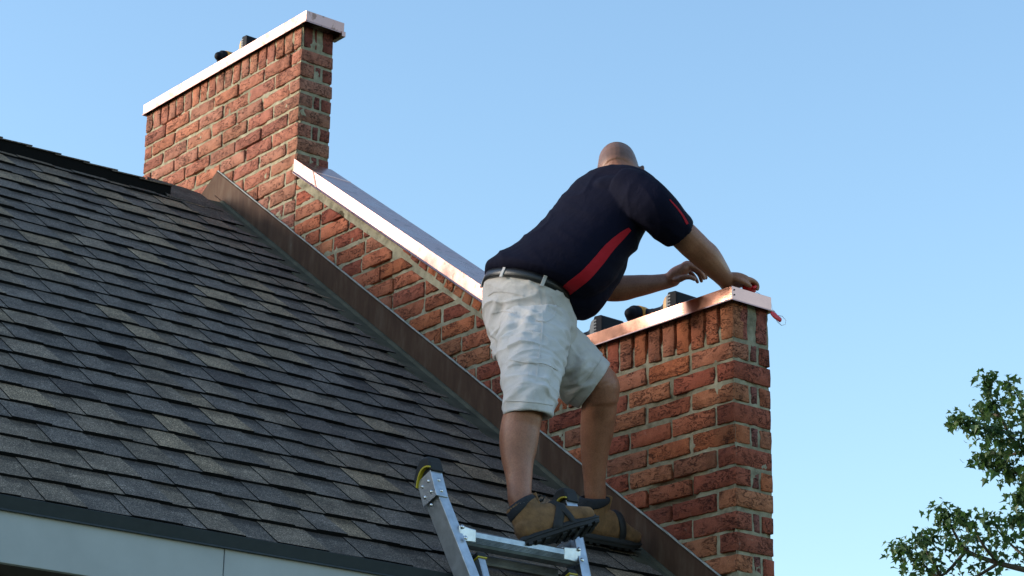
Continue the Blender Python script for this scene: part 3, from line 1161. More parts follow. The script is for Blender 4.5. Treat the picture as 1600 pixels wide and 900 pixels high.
def voxel(mb, size, smooth_it=4, fac=.5):
    me = mb.mesh('tmp')
    bm = bmesh.new(); bm.from_mesh(me)
    bmesh.ops.recalc_face_normals(bm, faces=bm.faces)
    bm.to_mesh(me); bm.free()
    o = bpy.data.objects.new('tmp', me); COL.objects.link(o)
    r = o.modifiers.new('r', 'REMESH'); r.mode = 'VOXEL'; r.voxel_size = size; r.adaptivity = 0
    if smooth_it:
        s_ = o.modifiers.new('s', 'SMOOTH'); s_.factor = fac; s_.iterations = smooth_it
    dg = bpy.context.evaluated_depsgraph_get()
    new = bpy.data.meshes.new_from_object(o.evaluated_get(dg))
    bpy.data.objects.remove(o); bpy.data.meshes.remove(me)
    return new

def displace(me, fn):
    n = len(me.vertices)
    me.update()
    co_, no_ = np.empty(n * 3, np.float32), np.empty(n * 3, np.float32)
    me.vertices.foreach_get('co', co_)
    me.vertex_normals.foreach_get('vector', no_)
    co_ = co_.reshape(-1, 3); no_ = no_.reshape(-1, 3)
    d = np.array([fn(Vector(c), Vector(m)) for c, m in zip(co_.tolist(), no_.tolist())], np.float32)
    me.vertices.foreach_set('co', (co_ + no_ * d[:, None]).ravel())
    me.update()

def ridged(p, seed=0.0):
    return 1 - 2 * abs(noise.noise(p + V(seed, seed * .7, -seed)))

def bvh(me):
    bm = bmesh.new(); bm.from_mesh(me)
    b = BVHTree.FromBMesh(bm)
    bm.free()
    return b

def onsurf(tree, u, v, off=0.0):
    d = (P(u, v, 8) - CAM).normalized()
    h, nn, i_, ds = tree.ray_cast(CAM, d)
    if h is None: return None, None
    return h + nn * off, nn

def ribbon(name, tree, pts, mat_, parent, off=.002, th=.002, k=5):
    """strip of cloth laid on a surface; pts: rows (u, v, half width in photo pixels)"""
    S = spline(pts, k)
    L, Rr = [], []
    rows = []
    for i, (u, v, hw) in enumerate(S):
        a = S[max(i - 1, 0)]; b = S[min(i + 1, len(S) - 1)]
        t = np.array([b[0] - a[0], b[1] - a[1]]); t /= max(1e-6, np.linalg.norm(t))
        nn_ = np.array([-t[1], t[0]])
        r_ = []
        for q in (-1, -.5, 0, .5, 1):
            h, nrm = onsurf(tree, u + nn_[0] * hw * q, v + nn_[1] * hw * q)
            if h is None: r_ = None; break
            r_.append((h, nrm))
        if r_: rows.append(r_)
    if len(rows) < 2: return None
    mb = MB()
    rings = []
    for r_ in rows:
        top = [h + nrm * off for h, nrm in r_]
        bot = [h - nrm * th for h, nrm in r_][::-1]
        rings.append(top + bot)
    mb.rings(rings)
    me = mb.mesh(name, [mat_])
    bm = bmesh.new(); bm.from_mesh(me); bmesh.ops.recalc_face_normals(bm, faces=bm.faces); bm.to_mesh(me); bm.free()
    return link(name, me, None, parent, False)

# ------------------------------------------------------------------ person
man = empty('person', 'person in navy polo and pale shorts leaning over the pier, one boot on the ladder', 'person')
def CD(r, u, f): return (RT * r + UP * u + FW * f).normalized()

# body: one continuous skin surface
mb = MB()
def row(u, v, d, a, b): return (P(u, v, d), a, b)
# torso core
limb(mb, [row(822, 490, 7.68, .13, .09), row(838, 455, 7.68, .125, .09), row(884, 405, 7.74, .11, .075), row(934, 345, 7.81, .11, .07), row(958, 308, 7.88, .10, .06), row(964, 288, 7.93, .05, .05), row(966, 274, 7.96, .05, .05)], n=20)
for (a, b) in (((916, 318, 7.97), (955, 308, 7.86)), ((1002, 314, 7.72), (955, 305, 7.84))):
    limb(mb, [row(*a, .055, .055), row(*b, .06, .06)], n=14)
for (a, b) in (((844, 494, 7.63), (822, 480, 7.68)), ((802, 494, 7.74), (822, 480, 7.68))):
    limb(mb, [row(*a, .075, .075), row(*b, .08, .08)], n=14)
# right leg (boot on the rung)
limb(mb, [row(838, 500, 7.62, .080, .080), row(831, 550, 7.46, .074, .074), row(825, 600, 7.32, .064, .064), row(819, 640, 7.25, .061, .063), row(813, 668, 7.235, .0625, .066), row(810, 695, 7.21, .060, .064), row(809, 722, 7.18, .050, .054), row(811, 752, 7.14, .040, .043), row(812, 782, 7.10, .036, .040), row(814, 798, 7.085, .028, .030)], ref=(-.5, .85, 0), n=24)
# left leg (boot on the roof)
limb(mb, [row(806, 500, 7.72, .085, .085), row(860, 545, 7.72, .080, .080), row(915, 586, 7.70, .073, .072), row(935, 600, 7.70, .070, .068), row(939, 617, 7.70, .062, .066)], ref=(-.3, .4, .85), n=24)
limb(mb, [row(936, 600, 7.70, .066, .068), row(937, 625, 7.71, .060, .064), row(935, 652, 7.73, .059, .064), row(932, 680, 7.74, .055, .060), row(929, 715, 7.745, .045, .049), row(929, 750, 7.75, .037, .041), row(930, 774, 7.75, .036, .040), row(930, 792, 7.745, .028, .030)], ref=(-.5, .85, 0), n=24)
# right arm, planted on the cap
limb(mb, [row(1006, 314, 7.70, .050, .050), row(1045, 345, 7.69, .048, .050), row(1072, 372, 7.70, .045, .050), row(1091, 390, 7.73, .043, .049), row(1104, 402, 7.76, .046, .048), row(1118, 418, 7.82, .038, .041), row(1131, 434, 7.88, .028, .032), row(1140, 444, 7.92, .026, .032)], ref=(0, .6, .8), n=20)
# left forearm reaching over the tools
limb(mb, [row(916, 318, 7.97, .046, .046), row(920, 370, 7.98, .050, .050), row(934, 430, 7.99, .047, .047), row(945, 452, 8.0, .043, .046)], n=18)
limb(mb, [row(938, 450, 8.0, .042, .044), row(965, 451, 8.01, .044, .046), row(995, 447, 8.02, .038, .040), row(1022, 443, 8.03, .029, .032), row(1042, 439, 8.04, .024, .028), row(1052, 435, 8.04, .024, .029)], ref=(.5, .8, 0), n=20)
# left hand: palm, four fingers, thumb
limb(mb, [row(1044, 439, 8.04, .027, .023), row(1056, 430, 8.04, .038, .029), row(1068, 421, 8.04, .044, .023), row(1073, 418, 8.04, .042, .017)], ref=tuple(FW), n=18)
def finger(pts, r, refd=(0, 0, 1)):
    n_ = len(pts)
    limb(mb, [(p, r * (1 - .10 * i) * (1.06 if i in (1,) else 1), r * (1 - .10 * i)) for i, p in enumerate(pts)], ref=refd, n=12, k=4)
finger([P(1066, 419, 8.012), P(1073, 414, 8.012), P(1087, 419, 8.008), P(1096, 427, 8.008), P(1100, 435, 8.012)], .0122)
finger([P(1067, 417, 8.035), P(1074, 412, 8.033), P(1089, 417, 8.03), P(1098, 425, 8.029), P(1103, 434, 8.032)], .0122)
finger([P(1066, 420, 8.058), P(1073, 416, 8.055), P(1086, 422, 8.053), P(1093, 430, 8.051), P(1096, 439, 8.052)], .0116)
finger([P(1063, 423, 8.078), P(1070, 421, 8.074), P(1080, 427, 8.073), P(1086, 434, 8.071), P(1090, 441, 8.070)], .0104)
finger([P(1052, 436, 8.02), P(1060, 437, 7.998), P(1070, 433, 7.985), P(1079, 433, 7.98), P(1085, 436, 7.98)], .0130)
# right hand: gripping the reel on the end of the cap
def W(*a): return V(*a)
limb(mb, [(W(.000, .020, .220), .028, .022), (W(.020, .012, .222), .036, .020), (W(.042, .008, .218), .040, .017), (W(.056, .006, .213), .038, .014)], ref=(-.25, 1, 0), n=18)
for j, (dy, ln) in enumerate(((-.024, .92), (-.005, 1.0), (.014, .95), (.032, .78))):
    x0_ = .052
    finger([W(x0_ - .01, dy + .003, .214), W(x0_ + .012, dy, .217), W(x0_ + .010 + .028 * ln, dy - .001, .212), W(x0_ + .008 + .040 * ln, dy - .001, .201), W(x0_ + .004 + .043 * ln, dy, .190)], .0112 if j < 3 else .0096, (0, 1, 0))
finger([W(.006, -.002, .215), W(.020, -.022, .205), W(.040, -.026, .198), W(.058, -.026, .194)], .0108)
# head: neck, skull, jaw, nose, ears
HC = P(967, 277, 7.97)
hf = (Vector((FW.x, FW.y, 0)).normalized() * .78 + RT * .16 + V(0, 0, -.60)).normalized()
hl = (-(RT) - hf * (-(RT)).dot(hf)).normalized()
hu = hl.cross(hf) * -1
if hu.z < 0: hu = -hu
def H(f, l_, u): return HC + hf * f + hl * l_ + hu * u
limb(mb, [(P(962, 296, 7.93), .055, .055), (H(-.030, 0, -.085), .055, .056), (H(-.015, 0, -.03), .056, .06)], ref=tuple(hl), n=20)
rings = []
for (h_, f_, la, ap) in ((.114, -.012, .012, .014), (.111, -.013, .038, .044), (.102, -.013, .054, .066), (.086, -.013, .0655, .081), (.062, -.011, .069, .089), (.034, -.009, .0725, .096), (.004, -.005, .0725, .097), (-.024, -.002, .070, .092), (-.050, .008, .062, .080), (-.074, .026, .052, .062), (-.095, .044, .038, .044), (-.108, .055, .022, .026)):
    rings.append([H(f_ + ap * math.cos(t_), la * math.sin(t_), h_) for t_ in [2 * math.pi * q / 28 for q in range(28)]])
mb.rings(rings)
limb(mb, [(H(.088, 0, .022), .006, .008), (H(.102, 0, -.008), .009, .009), (H(.113, 0, -.026), .014, .010)], ref=tuple(hl), n=10)     # nose
limb(mb, [(H(.086, .026, .030), .008, .007), (H(.094, 0, .030), .008, .006), (H(.086, -.026, .030), .008, .007)], ref=tuple(hu), n=10)   # brow
limb(mb, [(H(.088, .020, -.058), .005, .006), (H(.097, 0, -.056), .007, .007), (H(.088, -.020, -.058), .005, .006)], ref=tuple(hu), n=10)  # lips
for s_ in (1, -1):
    pe = []
    for q in range(11):
        t_ = math.radians(-70 + 250 * q / 10)
        pe.append((H(-.004 - .016 * math.cos(t_) , s_ * (.076 + .013 * max(0, math.cos(t_ * .9))), .006 + .029 * math.sin(t_)), .0042, .0055))
    limb(mb, pe, ref=tuple(hl), n=8, k=2)
    limb(mb, [(H(-.006, s_ * .078, .022), .007, .016), (H(-.004, s_ * .079, .006), .007, .018), (H(-.002, s_ * .077, -.014), .006, .012)], ref=tuple(hl), n=12)
    limb(mb, [(H(.006, s_ * .072, .020), .006, .010), (H(.004, s_ * .075, -.008), .006, .009)], ref=tuple(hl), n=8)
body_me = voxel(mb, .0036, 3)
def skin_shape(c, nrm):
    d = noise.noise(c * 22) * .0012
    # folds at the nape
    q = c - HC
    if q.length < .14:
        hgt = q.dot(hu); back = -q.dot(hf)
        if back > .03:
            for h0 in (-.028, -.050):
                d -= .0032 * math.exp(-((hgt - h0 - noise.noise(c * 30) * .004) / .0045) ** 2) * min(1, max(0, (.055 - abs(q.dot(hl))) * 40))
    return d
displace(body_me, skin_shape)
body_me.materials.append(M['skin'])
a = body_me.color_attributes.new('tint', 'FLOAT_COLOR', 'POINT')
cols = []
for v in body_me.vertices:
    q = v.co - HC
    k_ = (1, 1, 1, 1)
    if q.length < .16:
        m_ = max(0, min(1, (q.dot(hu) + .012 - q.dot(hf) * .25) / .03))
        k_ = (1 - .52 * m_, 1 - .42 * m_, 1 - .32 * m_, 1)
    cols += k_
a.data.foreach_set('color', cols)
body = link('body', body_me, None, man, True)
mb = MB()
for s_ in (1, -1):
    c_ = H(.080, s_ * .031, .010)
    mb.rings([[c_ + hf * (.012 * math.cos(p_)) + (hl * math.cos(t_) + hu * math.sin(t_)) * (.012 * math.sin(p_)) for t_ in [k_ * math.pi / 4 for k_ in range(8)]] for p_ in (.05, .5, 1., 1.5, 2.1)])
mb.build('eyes', M['sock'], body, True)

# shorts
PA = CD(.36, .86, .36)
LATP = (-.12, 1, .06)
mb = MB()
sect_loft(mb, [(P(824, 452, 7.68), PA, LATP, .158, .116), (P(823, 462, 7.68), PA, LATP, .166, .126), (P(825, 482, 7.68), CD(.25, .9, .34), LATP, .168, .130), (P(829, 507, 7.665), CD(.05, .95, .3), LATP, .156, .126), (P(834, 535, 7.64), CD(-.1, .95, .3), LATP, .136, .118), (P(828, 552, 7.62), CD(-.1, .95, .3), LATP, .12, .11)])
sect_loft(mb, [(P(825, 649, 7.235), CD(.02, .96, .27) , LATP, .073, .076), (P(826, 618, 7.27), CD(0, .96, .3), LATP, .077, .080), (P(829, 585, 7.35), CD(.02, .95, .3), LATP, .088, .091), (P(830, 552, 7.45), CD(.05, .92, .35), LATP, .103, .106), (P(835, 520, 7.54), CD(0, .92, .35), LATP, .108, .11), (P(838, 492, 7.60), CD(0, .92, .3), LATP, .10, .10)], lip=(.013, .05))
HX = CD(-.83, .56, -.02)
sect_loft(mb, [(P(927, 602, 7.705), HX, (-.3, .35, .9), .082, .090), (P(911, 590, 7.705), HX, (-.3, .35, .9), .088, .098), (P(885, 568, 7.71), HX, (-.3, .35, .9), .100, .108), (P(855, 543, 7.71), HX, (-.3, .35, .9), .108, .112), (P(825, 515, 7.70), HX, (-.3, .4, .85), .11, .12)], lip=(.013, .05))
sh_me = voxel(mb, .0040, 3)
kR, hR = P(826, 649, 7.235), P(838, 492, 7.60)
axR = (hR - kR).normalized()
def crease(p, a, b, wd, dp):
    """a pressed fold between world points a and b"""
    ab = b - a
    t_ = (p - a).dot(ab) / ab.length_squared
    if t_ < -.05 or t_ > 1.05: return 0
    q = a + ab * max(0, min(1, t_))
    d2 = (p - q).length
    if d2 > wd * 3.2: return 0
    f_ = math.sin(math.pi * max(.0, min(1, t_)) * .9 + .15)
    x = d2 / wd
    return 1.5 * dp * f_ * (-math.exp(-x * x) * 1.0 + .5 * math.exp(-((x - 1.7) / .7) ** 2))
folds_px = [((878, 545), (800, 552), .014, .010), ((880, 556), (812, 575), .012, .009), ((893, 520), (835, 492), .010, .008), ((885, 532), (815, 520), .015, .010), ((780, 540), (815, 505), .012, .009),
            ((778, 555), (830, 528), .012, .008), ((872, 575), (830, 560), .008, .006), ((862, 600), (815, 612), .012, .006), ((858, 625), (800, 600), .014, .006), ((765, 520), (778, 548), .014, .010),
            ((880, 570), (935, 552), .010, .008), ((880, 590), (925, 565), .010, .008), ((885, 608), (925, 590), .010, .007), ((880, 548), (915, 545), .010, .008), ((800, 488), (840, 505), .014, .008),
            ((855, 480), (880, 500), .008, .006), ((822, 470), (800, 540), .020, .006), ((845, 590), (800, 640), .018, .006), ((870, 560), (850, 640), .018, .006), ((790, 470), (775, 500), .016, .006), ((900, 545), (890, 600), .016, .007)]
st = bvh(sh_me)
folds = []
for (a_, b_, wd, dp) in folds_px:
    ha, hb = onsurf(st, *a_)[0], onsurf(st, *b_)[0]
    if ha and hb: folds.append((ha, hb, wd, dp))
def shorts_shape(c, nrm):
    q = c.copy()
    d = ridged(V(q.x * 6 + q.z * 2, q.y * 6, q.z * 11 + q.x * 3), 3) * .0055 + ridged(V(q.x * 15, q.y * 15, q.z * 26), 8) * .0026 + noise.noise(q * 5) * .006
    sp_ = max(0.0, ridged(V(q.x * 5 + q.y * 3, q.y * 5 - q.x * 2, q.z * 13 + q.x * 5 + q.y * 4), 21))
    d += .006 * sp_ ** 5
    t_ = (c - kR).dot(axR)
    rad = ((c - kR) - axR * t_).length
    if rad < .14:
        if .034 < t_ < .038: d -= .0022          # hem stitching
        if t_ < .034: d = d * .5 + .001
        if .13 < t_ < .27:                         # cargo pocket and its flap
            dirn = ((c - kR) - axR * t_).normalized()
            if dirn.dot(V(-.35, -.93, 0)) > .35:
                d += .004 if t_ < .215 else .0075
    tl = (c - P(927, 602, 7.705)).dot(HX)
    if 0 <= tl < .035 and (c - P(927, 602, 7.705)).length < .12: d *= .5
    for a_, b_, wd, dp in folds:
        if abs(c.x - a_.x) < .25: d += crease(c, a_, b_, wd, dp)
    return d
displace(sh_me, shorts_shape)
sh_me.materials.append(M['shorts'])
shorts = link('shorts', sh_me, None, man, True)
st = bvh(sh_me)
ribbon('pocket_flap', st, [(762, 462, 1.2), (775, 455, 1.2), (800, 457, 1.2), (818, 462, 1.2)], M['shorts'], shorts, .0022)
ribbon('pocket_welt', st, [(862, 462, 1.3), (868, 480, 1.3), (864, 495, 1.3), (852, 502, 1.3), (838, 500, 1.3)], M['shorts'], shorts, .0025)
ribbon('pocket_seam', st, [(798, 562, 1.2), (820, 566, 1.2), (850, 568, 1.2), (871, 578, 1.2)], M['shorts'], shorts, .0028)
ribbon('hem_seam', st, [(789, 626, .9), (815, 627, .9), (840, 629, .9), (864, 633, .9)], M['shorts'], shorts, .0024)
ribbon('hem_seam', st, [(940, 563, .8), (925, 585, .8), (908, 605, .8), (884, 612, .8)], M['shorts'], shorts, .0022)
ribbon('back_pocket', st, [(768, 490, .8), (785, 486, .8), (806, 489, .8)], M['shorts'], shorts, .0022)
ribbon('side_seam', st, [(840, 447, .9), (848, 500, .9), (842, 560, .9), (832, 640, .9)], M['shorts'], shorts, .0015)

# belt
mb = MB()
BC = P(823, 455, 7.68)
b_a = (Vector(LATP) - PA * Vector(LATP).dot(PA)).normalized(); b_b = PA.cross(b_a)
rings = []
for (hh, ro) in ((-.018, .004), (-.017, .0072), (.017, .0072), (.018, .004), (.018, -.004), (-.018, -.004)):
    rings.append([BC + PA * hh + b_a * ((.166 + ro) * math.cos(t_)) + b_b * ((.128 + ro) * math.sin(t_)) for t_ in [2 * math.pi * q / 64 for q in range(64)]])
mb.rings(rings, 0, False, True)
belt = mb.build('belt', M['leather'], man, True)
for t0 in range(64):
    pass
for ang in (35, 95, 150, 222, 268, 325):
    t_ = math.radians(ang)
    c_ = BC + b_a * (.1745 * math.cos(t_)) + b_b * (.1365 * math.sin(t_))
    tn = (b_a * (-.1745 * math.sin(t_)) + b_b * (.1365 * math.cos(t_))).normalized()
    on_ = PA.cross(tn) * -1
    if on_.dot(c_ - BC) < 0: on_ = -on_
    mb = MB()
    p = []
    for h_ in (-.026, .022):
        for (a_, o_) in ((-.006, -.004), (.006, -.004), (.006, .002), (-.006, .002)):
            p.append(c_ + PA * h_ + tn * a_ + on_ * (o_ + .0))
    mb.hexa(p); mb.build('belt_loop', M['shorts'], shorts, bevel=.001)

# shirt
mb = MB()
TA = CD(.55, .80, .12)
sect_loft(mb, [(P(824, 448, 7.68), PA, LATP, .168, .128), (P(830, 438, 7.68), CD(.42, .86, .3), LATP, .180, .140), (P(850, 430, 7.68), CD(.52, .82, .2), LATP, .180, .142), (P(882, 410, 7.69), TA, LATP, .182, .142),
               (P(914, 374, 7.73), TA, LATP, .180, .130), (P(942, 338, 7.78), TA, LATP, .182, .118), (P(956, 312, 7.81), TA, LATP, .185, .100), (P(962, 296, 7.84), TA, LATP, .15, .080), (P(965, 281, 7.87), TA, LATP, .09, .070)])
limb(mb, [row(868, 442, 7.70, .115, .10), row(900, 445, 7.72, .125, .118), row(925, 428, 7.74, .11, .095), row(940, 400, 7.76, .10, .09)], ref=tuple(FW), n=24)
limb(mb, [row(930, 288, 7.90, .05, .046), row(950, 285, 7.85, .055, .056), row(978, 286, 7.80, .058, .058), row(1003, 294, 7.76, .052, .05)], ref=tuple(FW), n=20)
limb(mb, [row(950, 300, 7.77, .07, .05), row(985, 298, 7.73, .07, .05)], ref=tuple(FW), n=20)
# sleeves
SA = (P(1012, 312, 7.63) - P(1062, 364, 7.69)).normalized()
sect_loft(mb, [(P(1061, 363, 7.69), SA, (0, .6, .8), .070, .062), (P(1046, 350, 7.67), SA, (0, .6, .8), .076, .066), (P(1026, 330, 7.65), SA, (0, .6, .8), .084, .072), (P(1004, 312, 7.66), (SA + V(-.3, .3, .2)).normalized(), (0, .6, .8), .090, .076), (P(975, 306, 7.74), V(-.2, .9, .3), (0, .3, .9), .09, .08)], lip=(.012, .05), n=28)
sect_loft(mb, [(P(925, 395, 7.98), CD(-.25, .95, 0), (1, 0, 0), .068, .066), (P(920, 355, 7.97), CD(-.2, .95, 0), (1, 0, 0), .068, .068), (P(918, 324, 7.94), CD(.2, .95, 0), (1, 0, 0), .068, .068), (P(936, 306, 7.88), CD(.8, .4, 0), (1, 0, 0), .074, .068)], lip=(.012, .05), n=28)
# collar
ca = (HC - P(958, 300, 7.84)).normalized()
st_me = voxel(mb, .0058, 5)
def shirt_shape(c, nrm):
    ax = CD(.5, .85, 0); rr_ = CD(.85, -.5, 0)
    s1, s2, s3 = c.dot(ax), c.dot(rr_), c.dot(FW)
    d = ridged(V(s1 * 11, s2 * 3.0, s3 * 4), 2) * .0040 + ridged(V(s1 * 24, s2 * 8, s3 * 8), 6) * .0016 + noise.noise(c * 5) * .006 + .0045 * max(0.0, ridged(V(s1 * 7 + s2 * 6, s2 * 3.0, s3 * 3), 14)) ** 4
    return d
displace(st_me, shirt_shape)
st_me.materials.append(M['shirt'])
shirt = link('polo_shirt', st_me, None, man, True)
st = bvh(st_me)
ribbon('red_side_panel', st, [(984, 358, 3), (972, 368, 5.5), (953, 386, 7.5), (935, 408, 8.5), (915, 430, 9), (895, 446, 9), (884, 455, 8.5)], M['red'], shirt, .0015, k=8)
ribbon('red_sleeve_stripe', st, [(1046, 312, .8), (1056, 323, 1.0), (1066, 336, 1.4), (1074, 350, 2.0)], M['red'], shirt, .0015)
mb = MB()
rings = []
NB = P(963, 284, 7.88)
na = (HC - NB).normalized(); nl = (hl - na * hl.dot(na)).normalized(); nb_ = na.cross(nl)
for (hh, ro) in ((-.02, .0), (.004, .004), (.012, .010), (.004, .014), (-.02, .012)):
    rings.append([NB + na * hh + nl * ((.068 + ro) * math.cos(t_)) + nb_ * ((.068 + ro) * math.sin(t_)) for t_ in [2 * math.pi * q / 40 for q in range(40)]])
mb.rings(rings, 0, False, True)

# boots
def boot(col, f, u, L_, laces=True, side=1):
    """col: centre of the ankle opening; f forwards; u up the shaft"""
    f = Vector(f).normalized(); u = Vector(u).normalized(); u = (u - f * u.dot(f) * 1.0).normalized(); s_ = u.cross(f)
    k_ = L_ / .295
    O = col - f * .062 * k_ - u * .158 * k_
    def B(a, b, c): return O + f * (a * k_) + s_ * (b * k_) + u * (c * k_)
    mb = MB()
    limb(mb, [(B(.040, 0, .062), .036, .036), (B(.085, 0, .072), .042, .054), (B(.140, 0, .072), .044, .052), (B(.190, 0, .060), .048, .039), (B(.235, .0, .052), .049, .030), (B(.262, 0, .050), .042, .026)], ref=tuple(s_), n=24, power=2.4)
    limb(mb, [(B(.062, 0, .05), .038, .046), (B(.064, 0, .09), .040, .052), (B(.062, 0, .125), .043, .052), (B(.060, 0, .148), .046, .053)], ref=tuple(s_), n=24, dome=False)
    limb(mb, [(B(.088, 0, .11), .034, .030), (B(.090, 0, .140), .034, .026), (B(.094, 0, .160), .030, .022)], ref=tuple(s_), n=20, dome=False)
    me = voxel(mb, .0034, 4)
    displace(me, lambda c, n_: ridged(c * 16, 5) * .0016 + noise.noise(c * 40) * .0006)
    me.materials.append(M['nubuck'])
    b = link('boot', me, None, man, True)
    # sole with welt, heel block and lugs
    mb = MB()
    def half(a):
        a = max(0, min(1, a))
        return (.030 + .010 * math.sin(math.pi * min(1, a * 1.15)) + .018 * max(0, math.sin(math.pi * (a - .42) / .80)) if a > .42 else .030 + .010 * math.sin(math.pi * min(1, a * 1.15)))
    def outline(o_):
        pts = []
        n_ = 22
        for q in range(n_ + 1):
            th = math.pi * q / n_
            a = .5 - .5 * math.cos(th)
            wv = (half(a) + o_) * (math.sin(th) ** .45 if 0 < q < n_ else 0)
            pts.append((a * .295 + (o_ * (2 * a - 1)), wv))
        return [(a, w_) for a, w_ in pts] + [(a, -w_) for a, w_ in pts[-2:0:-1]]
    rings = []
    for hgt, o_ in ((.005, -.002), (.007, .001), (.018, .002), (.0195, .005), (.0245, .005), (.0255, .001), (.036, -.003)):
        rings.append([B(a, w_, hgt + (.012 * max(0, a / .295 - .8) * 5 if hgt < .01 else .008 * max(0, a / .295 - .8) * 5)) for a, w_ in outline(o_)])
    mb.rings(rings[::-1])
    for i in range(9):
        a = .016 + i * .031
        if .09 < a < .125: continue
        hw = half(a / .295) * .9
        for q in (-1, 1):
            p = []
            for hgt in (.000, .008):
                lift = .012 * max(0, a / .295 - .8) * 5
                for (da, db) in ((0, .12), (.02, .12), (.02, 1), (0, 1)):
                    p.append(B(a + da * .8, q * hw * db, hgt + lift))
            mb.hexa(p)
    mb.build('sole', M['rubber'], b)
    # padded collar, sock, tongue, straps, laces
    mb = MB()
    rings = []
    for q in range(10):
        t_ = 2 * math.pi * q / 10
        rings.append([B(.060, 0, .149 + (.016 - .007 * math.cos(p_)) * math.sin(t_)) + f * ((.051 + .006 * math.cos(t_)) * math.cos(p_) * k_) + s_ * ((.044 + .006 * math.cos(t_)) * math.sin(p_) * k_) + u * (.016 * math.cos(p_) - .006) for p_ in [2 * math.pi * r_ / 30 for r_ in range(30)]])
    mb.rings(rings, 0, False, True)
    mb.build('padded_collar', M['padding'], b, True)
    mb = MB()
    limb(mb, [(B(.106, 0, .10), .026, .009), (B(.112, 0, .135), .028, .009), (B(.116, 0, .168), .028, .006)], ref=tuple(s_), n=12)
    mb.build('tongue', M['nubuck'], b, True)
    tr = bvh(me)
    def around(a0, c0, tilt, w_, th, m_, nm):
        """a strap round the foot at a0 along the boot"""
        rings = []
        nrm = (f * math.cos(tilt) + u * math.sin(tilt)).normalized()
        c = B(a0, 0, c0)
        e1 = s_; e2 = nrm.cross(e1).normalized()
        if e2.dot(u) < 0: e2 = -e2
        n_ = 30
        R = []
        for q in range(n_):
            t_ = 2 * math.pi * q / n_
            d_ = e1 * math.cos(t_) + e2 * math.sin(t_)
            h, nn, i_, ds = tr.ray_cast(c + d_ * .2, -d_)
            r_ = (.2 - ds) if h else .045
            if d_.dot(u) < -.45: r_ = max(r_, .058 * k_)
            R.append((d_, r_))
        for off, ax_ in ((.001, -w_), (.001 + th, -w_ * .9), (.001 + th, w_ * .9), (.001, w_)):
            rings.append([c + d_ * (r_ + off) + nrm * ax_ for d_, r_ in R])
        mbb = MB(); mbb.rings(rings, 0, False, True)
        return mbb.build(nm, m_, b, True)
    if laces:
        for i in range(5):
            a = .113 + i * .0065; c = .160 - i * .017
            mb = MB()
            mb.tube([B(a - .004, -.026, c - .006), B(a + .014, -.010, c + .004), B(a + .017, .0, c + .003), B(a + .013, .012, c + .004), B(a - .002, .027, c - .002)], .003, 6)
            mb.build('lace', M['rubber'], b, True)
        mb = MB()
        for q in (-1, 1):
            mb.tube([B(.118, 0, .150), B(.130, q * .02, .158), B(.138, q * .034, .146), B(.128, q * .024, .136), B(.12, 0, .148)], .0028, 6)
        mb.build('bow', M['rubber'], b, True)
    return b, B, around
bR, BB, ar = boot(P(813, 786, 7.085), (.90, -.28, .34), (.0, .26, .96), .276)
ar(.150, .060, -.55, .016, .004, M['rubber'], 'strap')
ar(.180, .055, .35, .010, .004, M['rubber'], 'strap')
bR2, BL_, ar2 = boot(P(930, 777, 7.75), (.985, .03, .02), (.0, -.30, .95), .292, laces=False)
ar2(.175, .055, .25, .014, .005, M['rubber'], 'strap')
for b_, B_ in ((bR, BB), (bR2, BL_)):
    mb = MB()
    mb.tube([B_(.040, -.042, .140), B_(.052, -.045, .139), B_(.064, -.045, .140)], .004, 8)
    mb.build('sock', M['sock'], b_, True)
